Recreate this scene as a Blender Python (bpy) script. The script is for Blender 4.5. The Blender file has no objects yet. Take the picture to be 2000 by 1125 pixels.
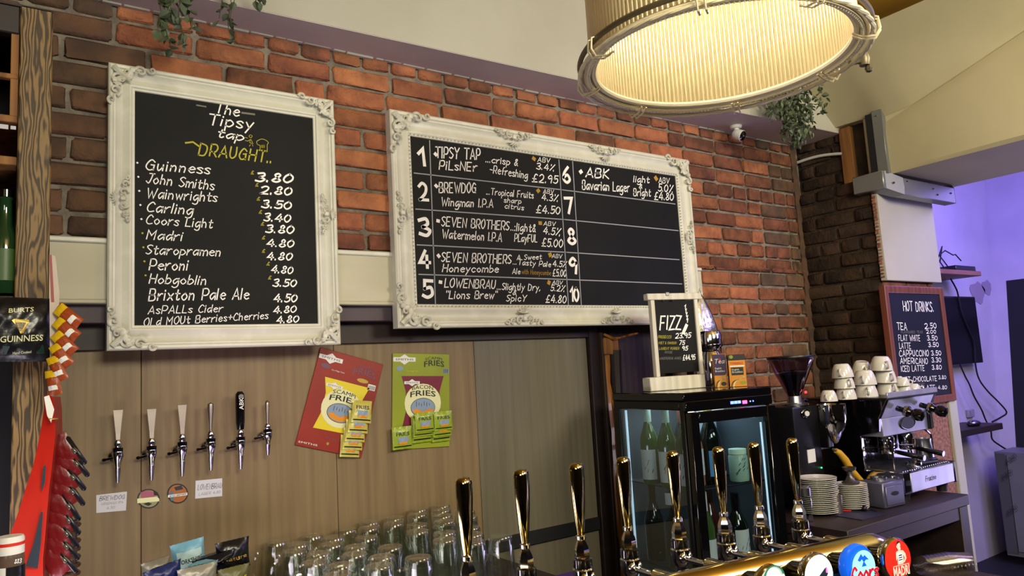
import bpy, bmesh, math, random
from mathutils import Vector, Matrix
R = random.Random(7)
PI = math.pi
C = bpy.context.scene.collection
scn = bpy.context.scene
H = 1.65            # camera height above the floor; everything is built relative to the eye and lifted at the end

# ------------------------------------------------------------------ camera
F, YAW, PITCH, ROLL = 1424.0, math.radians(34.84), math.radians(6.55), math.radians(-3.29)
_w = Vector((math.sin(YAW)*math.cos(PITCH), math.cos(YAW)*math.cos(PITCH), math.sin(PITCH)))
_r0 = Vector((math.cos(YAW), -math.sin(YAW), 0)); _u0 = _r0.cross(_w)
_r = math.cos(ROLL)*_r0 + math.sin(ROLL)*_u0
_u = -math.sin(ROLL)*_r0 + math.cos(ROLL)*_u0
cam = bpy.data.objects.new('camera', bpy.data.cameras.new('camera')); C.objects.link(cam)
cam.data.sensor_width = 36; cam.data.lens = F/2000*36; cam.data.clip_start = .02
M3 = Matrix((_r, _u, -_w)).transposed()
cam.matrix_world = Matrix.Translation((0, 0, 0)) @ M3.to_4x4()
scn.camera = cam
scn.cycles.transparent_max_bounces = 48
# ------------------------------------------------------------------ world, lights, exposure
scn.view_settings.view_transform = 'Standard'; scn.view_settings.look = 'None'
scn.view_settings.gamma = 1; scn.view_settings.use_curve_mapping = False
scn.view_settings.exposure = 0.0
wd = bpy.data.worlds.new('world'); scn.world = wd; wd.use_nodes = True
wd.node_tree.nodes['Background'].inputs[0].default_value = (.56, .52, .56, 1)
wd.node_tree.nodes['Background'].inputs[1].default_value = .38
def light(name, kind, loc, energy, color, size=.5, size2=None, target=None, spot=None):
    l = bpy.data.lights.new(name, kind); l.energy = energy; l.color = color
    o = bpy.data.objects.new(name, l); C.objects.link(o); o.location = loc
    if kind == 'AREA':
        l.size = size
        if size2: l.shape = 'RECTANGLE'; l.size_y = size2
    else: l.shadow_soft_size = size
    if target is not None:
        o.rotation_euler = (Vector(target)-Vector(loc)).to_track_quat('-Z', 'Y').to_euler()
    return o
LAMPC = Vector((1.084, .839, .55))
light('pendant_bulb_light', 'POINT', (LAMPC.x, LAMPC.y, .80), 5.0, (1, .94, .80), .04)
light('camera_side_fill', 'AREA', (.5, -1.3, 1.15), 82, (1, .94, .75), 1.1, .7, (1.7, 2.3, .3))  # unseen soft light added from the camera side, standing for room lamps
light('room_light_right', 'AREA', (2.6, -.9, 1.1), 60, (1, .91, .70), .9, .6, (3.2, 2.0, .5))
light('purple_room_light', 'AREA', (5.4, 1.2, 1.3), 75, (.30, .22, 1), 1.0, 1.0, (6.2, 2.8, .1))
light('soffit_up_fill', 'AREA', (.0, 1.45, -.55), 8, (.92, .82, .95), .8, .3, (1.5, 2.2, 1.1))  # unseen uplight added to brighten the soffit underside
light('beam_underside_fill', 'AREA', (5.3, .8, -.9), 16, (.62, .54, 1), .8, .8, (4.2, 1.2, .9))  # unseen lamp added to lift the underside of the right beam
light('purple_bar_light', 'AREA', (3.9, .4, .7), 12, (.42, .32, 1), .6, .5, (2.6, 1.8, -.5))
light('white_room_light', 'AREA', (5.2, .2, 1.45), 26, (.85, .8, 1), 1.0, 1.0, (5.8, 2.6, -.6))

light('front_fill_light', 'AREA', (-1.6, -1.4, .9), 16, (1, .93, .78), .9, .6, (1.2, 2.3, -.2))  # unseen front fill added for general brightness

l_ = light('purple_wall_wash', 'SPOT', (.60, 1.50, -.50), 6, (.46, .12, .66), .1, target=(.62, 2.44, .06)); l_.data.spot_size = math.radians(44); l_.data.spot_blend = 1
# ------------------------------------------------------------------ helpers
def lin(h):
    h = h.lstrip('#'); v = [int(h[i:i+2], 16)/255 for i in (0, 2, 4)]
    return tuple((x/12.92 if x <= .04045 else ((x+.055)/1.055)**2.4) for x in v) + (1,)
MATS = {}
def mat(name, col, rough=.6, metal=0, col2=None, vs=6, stretch=(1, 1, 1), bump=0, bs=60, rnd=0, emit=0, ecol=None, spec=.5, coat=0, detail=6, contrast=(.35, .65), trans=0, ior=1.45):
    if name in MATS: return MATS[name]
    m = bpy.data.materials.new(name); m.use_nodes = True; nt = m.node_tree; N = nt.nodes; L = nt.links
    b = N['Principled BSDF']; MATS[name] = m
    b.inputs['Roughness'].default_value = rough; b.inputs['Metallic'].default_value = metal
    b.inputs['Specular IOR Level'].default_value = spec; b.inputs['Coat Weight'].default_value = coat
    b.inputs['Transmission Weight'].default_value = trans; b.inputs['IOR'].default_value = ior
    b.inputs['Base Color'].default_value = lin(col)
    tc = None
    def coords():
        nonlocal tc
        if tc is None:
            t = N.new('ShaderNodeTexCoord'); mp = N.new('ShaderNodeMapping'); mp.inputs['Scale'].default_value = stretch
            if rnd:
                oi = N.new('ShaderNodeObjectInfo'); vm = N.new('ShaderNodeVectorMath'); vm.operation = 'SCALE'
                cb = N.new('ShaderNodeCombineXYZ')
                for i in range(3): L.new(oi.outputs['Random'], cb.inputs[i])
                vm.inputs['Scale'].default_value = 13; L.new(cb.outputs[0], vm.inputs[0]); L.new(vm.outputs[0], mp.inputs['Location'])
            L.new(t.outputs['Object'], mp.inputs['Vector']); tc = mp.outputs[0]
        return tc
    out = None
    if col2:
        n = N.new('ShaderNodeTexNoise'); n.inputs['Scale'].default_value = vs; n.inputs['Detail'].default_value = detail
        L.new(coords(), n.inputs['Vector'])
        r = N.new('ShaderNodeValToRGB'); r.color_ramp.elements[0].position = contrast[0]; r.color_ramp.elements[1].position = contrast[1]
        r.color_ramp.elements[0].color = lin(col); r.color_ramp.elements[1].color = lin(col2)
        L.new(n.outputs['Fac'], r.inputs[0]); out = r.outputs[0]
    if rnd:
        hs = N.new('ShaderNodeHueSaturation'); oi = N.new('ShaderNodeObjectInfo')
        mr = N.new('ShaderNodeMapRange'); mr.inputs['To Min'].default_value = 1-rnd; mr.inputs['To Max'].default_value = 1+rnd
        L.new(oi.outputs['Random'], mr.inputs['Value']); L.new(mr.outputs[0], hs.inputs['Value'])
        mm = N.new('ShaderNodeMath'); mm.operation = 'MULTIPLY'; mm.inputs[1].default_value = 7.31
        fr = N.new('ShaderNodeMath'); fr.operation = 'FRACT'; L.new(oi.outputs['Random'], mm.inputs[0]); L.new(mm.outputs[0], fr.inputs[0])
        mh = N.new('ShaderNodeMapRange'); mh.inputs['To Min'].default_value = .5-.018*rnd; mh.inputs['To Max'].default_value = .5+.022*rnd
        L.new(fr.outputs[0], mh.inputs['Value']); L.new(mh.outputs[0], hs.inputs['Hue'])
        if out: L.new(out, hs.inputs['Color'])
        else: hs.inputs['Color'].default_value = lin(col)
        out = hs.outputs[0]
    if out: L.new(out, b.inputs['Base Color'])
    if bump:
        n = N.new('ShaderNodeTexNoise'); n.inputs['Scale'].default_value = bs; n.inputs['Detail'].default_value = 5
        L.new(coords(), n.inputs['Vector'])
        bp = N.new('ShaderNodeBump'); bp.inputs['Strength'].default_value = min(1, bump); bp.inputs['Distance'].default_value = .004 if bump <= 1 else .004*bump
        L.new(n.outputs['Fac'], bp.inputs['Height']); L.new(bp.outputs[0], b.inputs['Normal'])
    if emit:
        b.inputs['Emission Color'].default_value = lin(ecol or col); b.inputs['Emission Strength'].default_value = emit
        if out and not ecol: L.new(out, b.inputs['Emission Color'])
    return m
def glassmat(name, col='ffffff', clear=.8, rough=.03, gl='ffffff', mx_=1):
    m = bpy.data.materials.new(name); m.use_nodes = True; nt = m.node_tree; N = nt.nodes; L = nt.links; N.clear(); MATS[name] = m
    o = N.new('ShaderNodeOutputMaterial'); t = N.new('ShaderNodeBsdfTransparent'); t.inputs[0].default_value = lin(col)
    g = N.new('ShaderNodeBsdfGlossy'); g.inputs['Roughness'].default_value = rough; g.inputs[0].default_value = lin(gl)
    lw = N.new('ShaderNodeLayerWeight'); lw.inputs[0].default_value = .35
    mr = N.new('ShaderNodeMapRange'); mr.inputs['To Min'].default_value = 1-clear; mr.inputs['To Max'].default_value = mx_
    L.new(lw.outputs['Facing'], mr.inputs['Value'])
    pw = N.new('ShaderNodeMath'); pw.operation = 'MULTIPLY'; pw.inputs[1].default_value = .8; L.new(mr.outputs[0], pw.inputs[0])
    mx = N.new('ShaderNodeMixShader'); L.new(pw.outputs[0], mx.inputs[0]); L.new(t.outputs[0], mx.inputs[1]); L.new(g.outputs[0], mx.inputs[2])
    L.new(mx.outputs[0], o.inputs[0]); return m
def woodmat(name, c1, c2, axis='Z', scale=8, rough=.55, bump=.15, rnd=0, coat=0, dist=3.0, rings=False):
    m = bpy.data.materials.new(name); m.use_nodes = True; nt = m.node_tree; N = nt.nodes; L = nt.links; MATS[name] = m
    b = N['Principled BSDF']; b.inputs['Roughness'].default_value = rough; b.inputs['Coat Weight'].default_value = coat
    t = N.new('ShaderNodeTexCoord'); mp = N.new('ShaderNodeMapping')
    s = {'X': (.06, 1, 1), 'Y': (1, .06, 1), 'Z': (1, 1, .06)}[axis]
    if rings: s = tuple(x if x == 1 else .16 for x in s)
    mp.inputs['Scale'].default_value = s
    L.new(t.outputs['Object'], mp.inputs['Vector'])
    n = N.new('ShaderNodeTexNoise'); n.inputs['Scale'].default_value = scale*6; n.inputs['Detail'].default_value = 6; L.new(mp.outputs[0], n.inputs['Vector'])
    w = N.new('ShaderNodeTexWave'); w.inputs['Scale'].default_value = scale; w.inputs['Distortion'].default_value = dist*2; w.inputs['Detail'].default_value = 2
    w.inputs['Detail Scale'].default_value = 1.2
    L.new(mp.outputs[0], w.inputs['Vector'])
    mx = N.new('ShaderNodeMix'); mx.data_type = 'FLOAT'; mx.inputs[0].default_value = .35 if rings else .75; L.new(w.outputs['Fac'], mx.inputs[2]); L.new(n.outputs['Fac'], mx.inputs[3])
    r = N.new('ShaderNodeValToRGB'); r.color_ramp.elements[0].position = .3; r.color_ramp.elements[1].position = .72
    r.color_ramp.elements[0].color = lin(c1); r.color_ramp.elements[1].color = lin(c2)
    L.new(mx.outputs[0], r.inputs[0]); L.new(r.outputs[0], b.inputs['Base Color'])
    bp = N.new('ShaderNodeBump'); bp.inputs['Strength'].default_value = bump; bp.inputs['Distance'].default_value = .002
    L.new(mx.outputs[0], bp.inputs['Height']); L.new(bp.outputs[0], b.inputs['Normal'])
    return m

def rotm(a, ax='Z'): return Matrix.Rotation(a, 4, ax)
def trs(x, y, z): return Matrix.Translation((x, y, z))
class MB:
    def __init__(s): s.v = []; s.f = []; s.m = []
    def add(s, v, f, mi=0, T=None):
        n = len(s.v)
        s.v += [tuple(T @ Vector(p)) for p in v] if T is not None else [tuple(p) for p in v]
        s.f += [tuple(i+n for i in q) for q in f]; s.m += [mi]*len(f); return s
    def box(s, a, b, bev=0, mi=0, T=None):
        x0, y0, z0 = a; x1, y1, z1 = b
        bv = min(bev, abs(x1-x0)*.45, abs(y1-y0)*.45, abs(z1-z0)*.45)
        if bv <= 0:
            v = [(x0,y0,z0),(x1,y0,z0),(x1,y1,z0),(x0,y1,z0),(x0,y0,z1),(x1,y0,z1),(x1,y1,z1),(x0,y1,z1)]
            return s.add(v, [(3,2,1,0),(4,5,6,7),(0,1,5,4),(1,2,6,5),(2,3,7,6),(3,0,4,7)], mi, T)
        bm = bmesh.new(); bmesh.ops.create_cube(bm, size=1)
        for q in bm.verts: q.co = Vector(((x0+x1)/2+q.co.x*(x1-x0), (y0+y1)/2+q.co.y*(y1-y0), (z0+z1)/2+q.co.z*(z1-z0)))
        bmesh.ops.bevel(bm, geom=list(bm.edges), offset=bv, segments=1 if bv < .006 else 2, affect='EDGES', profile=.5)
        bm.verts.index_update(); v = [tuple(q.co) for q in bm.verts]; f = [tuple(q.index for q in g.verts) for g in bm.faces]; bm.free()
        return s.add(v, f, mi, T)
    def lathe(s, prof, seg=20, mi=0, T=None, close=False):
        v = []; f = []
        for r, z in prof:
            for k in range(seg):
                a = 2*PI*k/seg; v.append((r*math.cos(a), r*math.sin(a), z))
        n = len(prof)
        for i in range(n-1):
            for k in range(seg):
                k2 = (k+1) % seg; f.append((i*seg+k, i*seg+k2, (i+1)*seg+k2, (i+1)*seg+k))
        if close:
            if prof[0][0] > 1e-6: f.append(tuple(reversed(range(seg))))
            if prof[-1][0] > 1e-6: f.append(tuple(range((n-1)*seg, n*seg)))
        return s.add(v, f, mi, T)
    def tube(s, pts, r, seg=8, mi=0, closed=False, T=None):
        P = [Vector(p) for p in pts]; n = len(P); v = []; f = []
        rr = r if isinstance(r, (list, tuple)) else [r]*n
        prev = None
        for i in range(n):
            if closed: t = (P[(i+1) % n]-P[i-1])
            else: t = P[min(i+1, n-1)]-P[max(i-1, 0)]
            t = t.normalized() if t.length > 1e-9 else Vector((0, 0, 1))
            if prev is None:
                a = Vector((0, 0, 1)) if abs(t.z) < .9 else Vector((1, 0, 0)); x = t.cross(a).normalized()
            else: x = (prev - t*prev.dot(t)).normalized()
            prev = x; y = t.cross(x)
            for k in range(seg):
                a = 2*PI*k/seg; v.append(tuple(P[i]+(x*math.cos(a)+y*math.sin(a))*rr[i]))
        for i in range(n if closed else n-1):
            j = (i+1) % n
            for k in range(seg):
                k2 = (k+1) % seg; f.append((i*seg+k, i*seg+k2, j*seg+k2, j*seg+k))
        if not closed: f.append(tuple(reversed(range(seg)))); f.append(tuple(range((n-1)*seg, n*seg)))
        return s.add(v, f, mi, T)
    def ring(s, c, RR, r, seg=64, ts=8, mi=0, T=None):
        return s.tube([(c[0]+RR*math.cos(2*PI*k/seg), c[1]+RR*math.sin(2*PI*k/seg), c[2]) for k in range(seg)], r, ts, mi, True, T)
    def grid(s, fn, nu, nv, mi=0, T=None, flip=False):
        v = [fn(i/nu, j/nv) for j in range(nv+1) for i in range(nu+1)]
        f = [(j*(nu+1)+i, j*(nu+1)+i+1, (j+1)*(nu+1)+i+1, (j+1)*(nu+1)+i) for j in range(nv) for i in range(nu)]
        if flip: f = [q[::-1] for q in f]
        return s.add(v, f, mi, T)
    def prism(s, poly, d, mi=0, T=None):   # poly in xz, extruded along +y by d
        n = len(poly); v = [(x, 0, z) for x, z in poly]+[(x, d, z) for x, z in poly]
        f = [tuple(range(n)), tuple(reversed(range(n, 2*n)))]+[((i+1) % n, i, i+n, (i+1) % n+n) for i in range(n)]
        return s.add(v, f, mi, T)
    def sphere(s, c, r, seg=12, mi=0, T=None):
        rx, ry, rz = r if isinstance(r, (tuple, list)) else (r, r, r)
        TT = (T or Matrix()) @ trs(*c) @ Matrix.Diagonal((rx, ry, rz, 1))
        n = seg//2
        return s.lathe([(max(math.sin(PI*i/n), 1e-4), -math.cos(PI*i/n)) for i in range(n+1)], seg, mi, TT)
    def mesh(s, name, mats, smooth=True, ang=.7):
        me = bpy.data.meshes.new(name); me.from_pydata(s.v, [], s.f)
        if not isinstance(mats, (list, tuple)): mats = [mats]
        for m in mats: me.materials.append(MATS[m] if isinstance(m, str) else m)
        if len(mats) > 1: me.polygons.foreach_set('material_index', s.m)
        if smooth: me.shade_smooth(); me.set_sharp_from_angle(angle=ang)
        me.update(); return me
    def build(s, name, mats, parent=None, smooth=True, ang=.7, loc=None, label=None):
        o = bpy.data.objects.new(name, s.mesh(name, mats, smooth, ang)); C.objects.link(o)
        if parent is not None: o.parent = parent
        if loc is not None: o.location = loc
        if label: o['label'] = label
        return o
def thing(name, label, cat, loc=(0, 0, 0), rz=0, group=None, rx=0, ry=0):
    o = bpy.data.objects.new(name, None); C.objects.link(o); o.empty_display_size = .05
    o.location = loc; o.rotation_euler = (rx, ry, rz); o['label'] = label; o['category'] = cat
    if group: o['group'] = group
    return o
def tag(o, label, cat, group=None):
    o['label'] = label; o['category'] = cat
    if group: o['group'] = group
    return o
def struct(o, label=None, cat=None):
    o['kind'] = 'structure'
    if label: o['label'] = label
    if cat: o['category'] = cat
    return o
def dup(root, loc, rz=None, label=None, group=None, rot=None):
    def cp(o, p):
        c = o.copy(); C.objects.link(c); c.parent = p
        for ch in kids.get(o.name, []): cp(ch, c)
        return c
    kids = {}
    def walk(o):
        kids[o.name] = list(o.children)
        for ch in o.children: walk(ch)
    walk(root)
    r = cp(root, None); r.location = loc
    if rz is not None: r.rotation_euler = (0, 0, rz)
    if rot is not None: r.rotation_euler = rot
    if label: r['label'] = label
    if group: r['group'] = group
    return r
def mw(o):
    m = Matrix.LocRotScale(o.location, o.rotation_euler, o.scale)
    return mw(o.parent) @ m if o.parent else m
def ray(px, py): return (px-1000)*_r-(py-562.5)*_u+F*_w
def hit(px, py, P0, N):
    d = ray(px, py); return d*(Vector(P0).dot(N)/d.dot(N))
def onY(px, py, Y): d = ray(px, py); return d*(Y/d.y)
def onX(px, py, X): d = ray(px, py); return d*(X/d.x)
def onZ(px, py, Z): d = ray(px, py); return d*(Z/d.z)

# ------------------------------------------------------------------ marker-pen stroke lettering (x, y in base 36; baseline y=4, cap y=14)
G = {'A':(8,'04 4e 84;17 77'),'B':(7,'04 0e;~0e 5e 6b 49 09;~09 59 76 54 04'),'C':(7,'~7c 4e 1b 07 34 75'),'D':(8,'04 0e;~0e 6c 78 54 04'),
'E':(7,'6e 0e 04 64;09 59'),'F':(7,'6e 0e 04;09 59'),'G':(8,'~7c 4e 1b 07 34 75;49 79 74'),'H':(7,'04 0e;74 7e;09 79'),'I':(1,'04 0e'),'J':(6,'~6e 58 34 06;2e 8e'),
'K':(7,'04 0e;6e 09 74'),'L':(6,'0e 04 64'),'M':(9,'04 0e 48 8e 84'),'N':(7,'04 0e 74 7e'),'O':(7,'~3e 0b 07 34 66 7a 5e 3e'),'P':(7,'04 0e;~0e 5e 7b 58 08'),
'Q':(8,'~3e 0b 07 34 66 7a 5e 3e;46 83'),'R':(7,'04 0e;~0e 5e 7b 58 08;38 74'),'S':(6,'~6d 3e 0c 39 67 34 05'),'T':(8,'0e 8e;4e 44'),'U':(7,'~0e 07 34 67 6e'),
'V':(8,'0e 44 8e'),'W':(11,'0e 34 5b 84 be'),'X':(7,'04 7e;0e 74'),'Y':(8,'0e 49 8e;49 34'),'Z':(7,'0e 7e 04 74'),
'a':(6,'~69 3a 07 24 68;6a 64'),'b':(6,'0e 04;~08 3a 67 34 05'),'c':(6,'~69 3a 07 34 65'),'d':(6,'~69 3a 07 24 68;6e 64'),'e':(6,'~07 68 3a 07 34 65'),
'f':(5,'~5e 3d 29 24;09 59'),'g':(6,'~69 3a 07 24 68;~6a 62 30 01'),'h':(6,'0e 04;~08 3a 58 54'),'i':(1,'0a 04;0d 0c'),'j':(3,'~3a 31 00;3d 3c'),'k':(5,'0e 04;5a 07 54'),
'l':(1,'0e 04'),'m':(9,'0a 04;~08 2a 48 44;~48 7a 98 94'),'n':(6,'0a 04;~08 3a 58 54'),'o':(6,'~3a 07 34 67 3a'),'p':(6,'0a 00;~09 3a 67 34 05'),'q':(6,'~69 3a 07 24 68;6a 60'),
'r':(5,'0a 04;~07 3a 5a'),'s':(5,'~59 3a 09 37 55 34 05'),'t':(5,'~2d 25 44 55;0a 5a'),'u':(6,'~0a 06 24 58;5a 54'),'v':(6,'0a 34 6a'),'w':(8,'0a 24 49 64 8a'),
'x':(6,'04 6a;0a 64'),'y':(6,'0a 35;6a 10'),'z':(5,'0a 5a 04 54'),'0':(7,'~3e 0b 07 34 67 6b 3e'),'1':(3,'0b 3e 34'),'2':(7,'~0c 3e 6c 58 04;04 74'),'3':(6,'~0d 4e 5b 29;~29 67 44 05'),
'4':(7,'4e 07 77;5b 54'),'5':(6,'6e 1e 19;~19 5a 66 34 05'),'6':(6,'~5e 1a 06 34 66 49 07'),'7':(6,'0e 6e 24'),'8':(6,'~39 5c 3e 1c 39 66 34 06 39'),'9':(6,'~6b 3e 0b 29 6b;6b 54'),
'.':(1,'04 05'),',':(2,'15 03'),'&':(7,'~64 1c 3e 4c 07 24 58'),'£':(7,'~6d 4e 2b 24;04 74;08 58'),'%':(7,'04 7e;1c 1e;65 63'),'+':(6,'09 69;36 3c'),'"':(3,'0e 0c;3e 3c'),
"'":(1,'0e 0c'),':':(1,'04 05;09 0a'),'-':(5,'08 58'),'!':(1,'0e 07;04 05'),' ':(4,'')}
def catmull(p, n=5):
    out = []; q = [p[0]]+p+[p[-1]]
    for i in range(1, len(q)-2):
        a, b, c, d = q[i-1:i+3]
        for k in range(n):
            t = k/n
            out.append(tuple(.5*(2*b[j]+(c[j]-a[j])*t+(2*a[j]-5*b[j]+4*c[j]-d[j])*t*t+(3*b[j]-a[j]-3*c[j]+d[j])*t**3) for j in (0, 1)))
    out.append(p[-1]); return out
def ribbon(pts, w):
    V = [Vector((p[0], p[1], 0)) for p in pts]
    if len(V) < 2: return [], []
    d0 = (V[1]-V[0]).normalized(); d1 = (V[-1]-V[-2]).normalized()
    V[0] = V[0]-d0*w*.4; V[-1] = V[-1]+d1*w*.4
    vs = []
    for i, p in enumerate(V):
        a = (V[i]-V[i-1]).normalized() if i > 0 else None; b = (V[i+1]-V[i]).normalized() if i < len(V)-1 else None
        t = ((a or b)+(b or a))
        if t.length < .2: t = (a or b)
        t = t.normalized(); nn = Vector((-t.y, t.x, 0)); k = 1/max(.45, nn.dot(Vector((-(b or a).y, (b or a).x, 0)))) if (a or b) else 1
        vs += [p+nn*w/2*k, p-nn*w/2*k]
    return [(p.x, p.y) for p in vs], [(2*i, 2*i+1, 2*i+3, 2*i+2) for i in range(len(V)-1)]
def strokes(s, w=.1, slant=.18, jit=.25, gap=2.6):
    """2-D mesh of the written string, normalised: x 0..1 over the string, y 0..1 cap height"""
    x = 0; lines = []
    for ch in s:
        wd_, g = G.get(ch, G[' '])
        for st in g.split(';'):
            st = st.strip()
            if not st: continue
            cur = st[0] == '~'; st = st.lstrip('~')
            pts = [(int(q[0], 36)+x+R.uniform(-jit, jit), int(q[1], 36)-4+R.uniform(-jit, jit)) for q in st.split()]
            if cur: pts = catmull(pts, 4)
            lines.append([(a+b*slant, b) for a, b in pts])
        x += wd_+gap
    tot = max(x-gap, 1); return lines, tot
_bf = {}
def bfont(s, bold=0):
    k = (s, bold)
    if k not in _bf:
        cu = bpy.data.curves.new('t', 'FONT'); cu.body = s; cu.size = 1; cu.resolution_u = 2; cu.offset = bold
        o = bpy.data.objects.new('t', cu); C.objects.link(o)
        dg = bpy.context.evaluated_depsgraph_get(); me = bpy.data.meshes.new_from_object(o.evaluated_get(dg))
        v = [(p.co.x, p.co.y) for p in me.vertices]; f = [tuple(q.vertices) for q in me.polygons]
        bpy.data.objects.remove(o); bpy.data.curves.remove(cu); bpy.data.meshes.remove(me)
        x0 = min(p[0] for p in v); x1 = max(p[0] for p in v)
        _bf[k] = ([((p[0]-x0)/(x1-x0), p[1]/.7) for p in v], f)
    return _bf[k]
def letters(parent, s, A, ex, ey, m, w=.09, slant=.26, bf=False, bold=0, name='lettering', fn=None, jit=.25, gap=2.6, arc=0):
    """A origin (world), ex full baseline vector, ey cap height vector (world). fn optional map of world point to surface"""
    mb = MB(); A = Vector(A); inv = mw(parent).inverted() if parent else Matrix()
    if bf:
        v, f = bfont(s, bold); P = [A+ex*x+ey*(y+arc*(1-(2*x-1)**2)) for x, y in v]
        if fn: P = [fn(p) for p in P]
        mb.add([inv @ p for p in P], f)
    else:
        lines, tot = strokes(s, w, slant, jit, gap)
        e = ex.length/tot; h = ey.length/10; ux = ex.normalized(); uy = ey.normalized()
        for ln in lines:
            pts = [(a*e, b*h) for a, b in ln]
            v, f = ribbon(pts, w*10*(h*.55+e*.45) if h else w)
            P = [A+ux*a+uy*b for a, b in v]
            if fn: P = [fn(p) for p in P]
            mb.add([inv @ p for p in P], f)
    if not mb.v: return None
    return mb.build(name, m, parent, smooth=False)
def tx(parent, s, p1, p2, h, m, P0, N, **k):
    A = hit(*p1, P0, N); B = hit(*p2, P0, N); T = hit(p1[0], p1[1]-h, P0, N)
    ex = B-A; up = (Vector(N)).cross(ex).normalized()
    if up.z < 0: up = -up
    return letters(parent, s, A, ex, up*abs((T-A).dot(up)), m, **k)
def quadpoly(parent, pts, m, P0, N, name, th=0.0006):
    """flat print: polygon given by image points on a real plane, thickness th"""
    inv = mw(parent).inverted(); Nn = Vector(N).normalized()
    P = [hit(x, y, P0, N) for x, y in pts]; n = len(P)
    v = [inv @ p for p in P]+[inv @ (p-Nn*th) for p in P]
    if Nn.y > 0: pass
    mb = MB().add(v, [tuple(range(n)), tuple(reversed(range(n, 2*n)))]+[(i, (i+1) % n, (i+1) % n+n, i+n) for i in range(n)])
    return mb.build(name, m, parent, smooth=False)
# ------------------------------------------------------------------ materials
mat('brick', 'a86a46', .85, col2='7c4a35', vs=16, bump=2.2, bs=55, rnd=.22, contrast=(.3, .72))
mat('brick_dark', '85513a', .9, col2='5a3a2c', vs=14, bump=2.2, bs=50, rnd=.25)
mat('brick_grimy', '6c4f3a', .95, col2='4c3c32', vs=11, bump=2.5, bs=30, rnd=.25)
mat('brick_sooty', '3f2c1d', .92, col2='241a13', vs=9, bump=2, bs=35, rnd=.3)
mat('mortar', '8a8174', .95, col2='665f54', vs=20, bump=2.5, bs=70)
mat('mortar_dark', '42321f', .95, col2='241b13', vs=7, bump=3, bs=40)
mat('plaster_white', 'b0afa3', .7, col2='a5a396', vs=2, bump=.12, bs=25)
mat('plaster_soffit_tinted', 'cfc2c0', .75, col2='c0b3b2', vs=3, bump=.15, bs=20)  # mauve light on the underside is put into this paler plaster
mat('plaster_cream', 'b9b08f', .7, col2='aea582', vs=2, bump=.2, bs=12)
mat('plaster_yellow', 'c99a2e', .7, col2='bd8e26', vs=2)
mat('plaster_far', 'b4aebb', .7, col2='aaa4b2', vs=3, bump=.15, bs=15)
mat('painted_timber', 'c8c4ac', .6, col2='bab69e', vs=6, stretch=(.3, 1, 1), bump=.2, bs=40)
mat('fascia_shade', '54494f', .6, col2='463c44', vs=6)  # shade under the fascia is mixed into this dark mauve
mat('frame_white', 'dedfd2', .4, col2='cdcdbd', vs=14, bump=.25, bs=60, contrast=(.2, .5))
mat('ornament_white', 'deded0', .45, col2='b2b09c', vs=45, bump=.3, bs=120, contrast=(.3, .7))
mat('chalkboard', '101111', .6, col2='151616', vs=4, spec=.2)
mat('chalkboard_blue', '0e1020', .5, col2='121426', vs=4, spec=.25)
mat('chalk', 'f4f4ee', .8); mat('chalk_dim', '77776c', .8); mat('chalk_yellow', 'b5ac3c', .8); mat('chalk_orange', 'b08a30', .8)
mat('board_line', '9a9ea4', .7)
mat('panel_wood', '83704f', .5, col2='6b583d', vs=9, stretch=(5, 5, .18), bump=.12, bs=40, contrast=(.25, .75))
mat('panel_wood_grey', '6e6856', .5, col2='5e5949', vs=9, stretch=(5, 5, .18), bump=.12, bs=40, contrast=(.25, .75))
woodmat('post_wood', '3a2b17', '866b40', 'Z', 34, .6, .3, dist=9, rings=True)
woodmat('dark_wood', '170e0d', '2a1914', 'X', 8, .55, .15)
woodmat('alcove_wood', '22170f', '3a2819', 'Z', 8, .6, .3)
woodmat('bark_wood', '5a3512', 'b9782c', 'Z', 10, .35, .8, dist=5, coat=.3)
woodmat('frame_brown', '5a2c1e', '7a4030', 'Z', 8, .45, .15)
woodmat('shelf_wood', '6e4a3a', '8a5f48', 'X', 8, .5, .1)
woodmat('raw_timber', '6b4420', '9a6a35', 'Z', 8, .7, .4)
woodmat('pale_timber', 'c2beac', 'dad6c6', 'Z', 8, .55, .15)
mat('chipboard', '9c6f5a', .8, col2='6b4436', vs=70, bump=.6, bs=90, detail=2)
mat('black_plastic', '0b0b0e', .35); mat('black_gloss', '070709', .12, coat=.6); mat('black_matte', '0e0e12', .7)
mat('black_rubber', '0c0c0c', .6)
mat('brass', 'b0a072', .16, 1); mat('brass_dull', '9c8a58', .3, 1)
mat('brass_handle', 'b0a274', .07, 1)
mat('chrome', 'c9c9cc', .08, 1); mat('steel', 'a2a2a6', .28, 1); mat('steel_dark', '6c6c80', .4, .7); mat('steel_paddle', 'a39a92', .38, 1); mat('shade_backing', 'a89a62', .4); mat('steel_brushed', 'a4a4b2', .42, .6, col2='9696a6', vs=12, stretch=(1, 1, .1))
mat('steel_film', '77787a', .5, .3, col2='6d6e70', vs=4)
mat('room_wall', '3d3a34', .8); mat('trunking', '7e807e', .4, .5); mat('white_cable', 'c8c6be', .5); mat('black_cable', '101014', .5)
mat('white_china', 'd2d0c4', .12, coat=.4); mat('white_paper', 'c6c7cf', .7); mat('ink_grey', '7c7a86', .8)
mat('leaf', '3c4a33', .5, col2='59654c', vs=20, rnd=.35); mat('stem', '4a4a30', .7)
mat('red_card', '8e2418', .45, col2='7c1f14', vs=5); mat('red_bright', 'c8281a', .45); mat('green_card', '8d9a1c', .45, col2='7e8a18', vs=4)
mat('yellow_print', 'd6c62a', .4); mat('cream_print', 'd8d9a8', .45); mat('maroon_print', '6d1630', .4); mat('black_print', '16161a', .5)
mat('blue_print', '7f93ab', .5); mat('orange_print', 'd78a1d', .4); mat('white_print', 'dddfd8', .5); mat('purple_print', '6a4a5a', .5)
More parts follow.
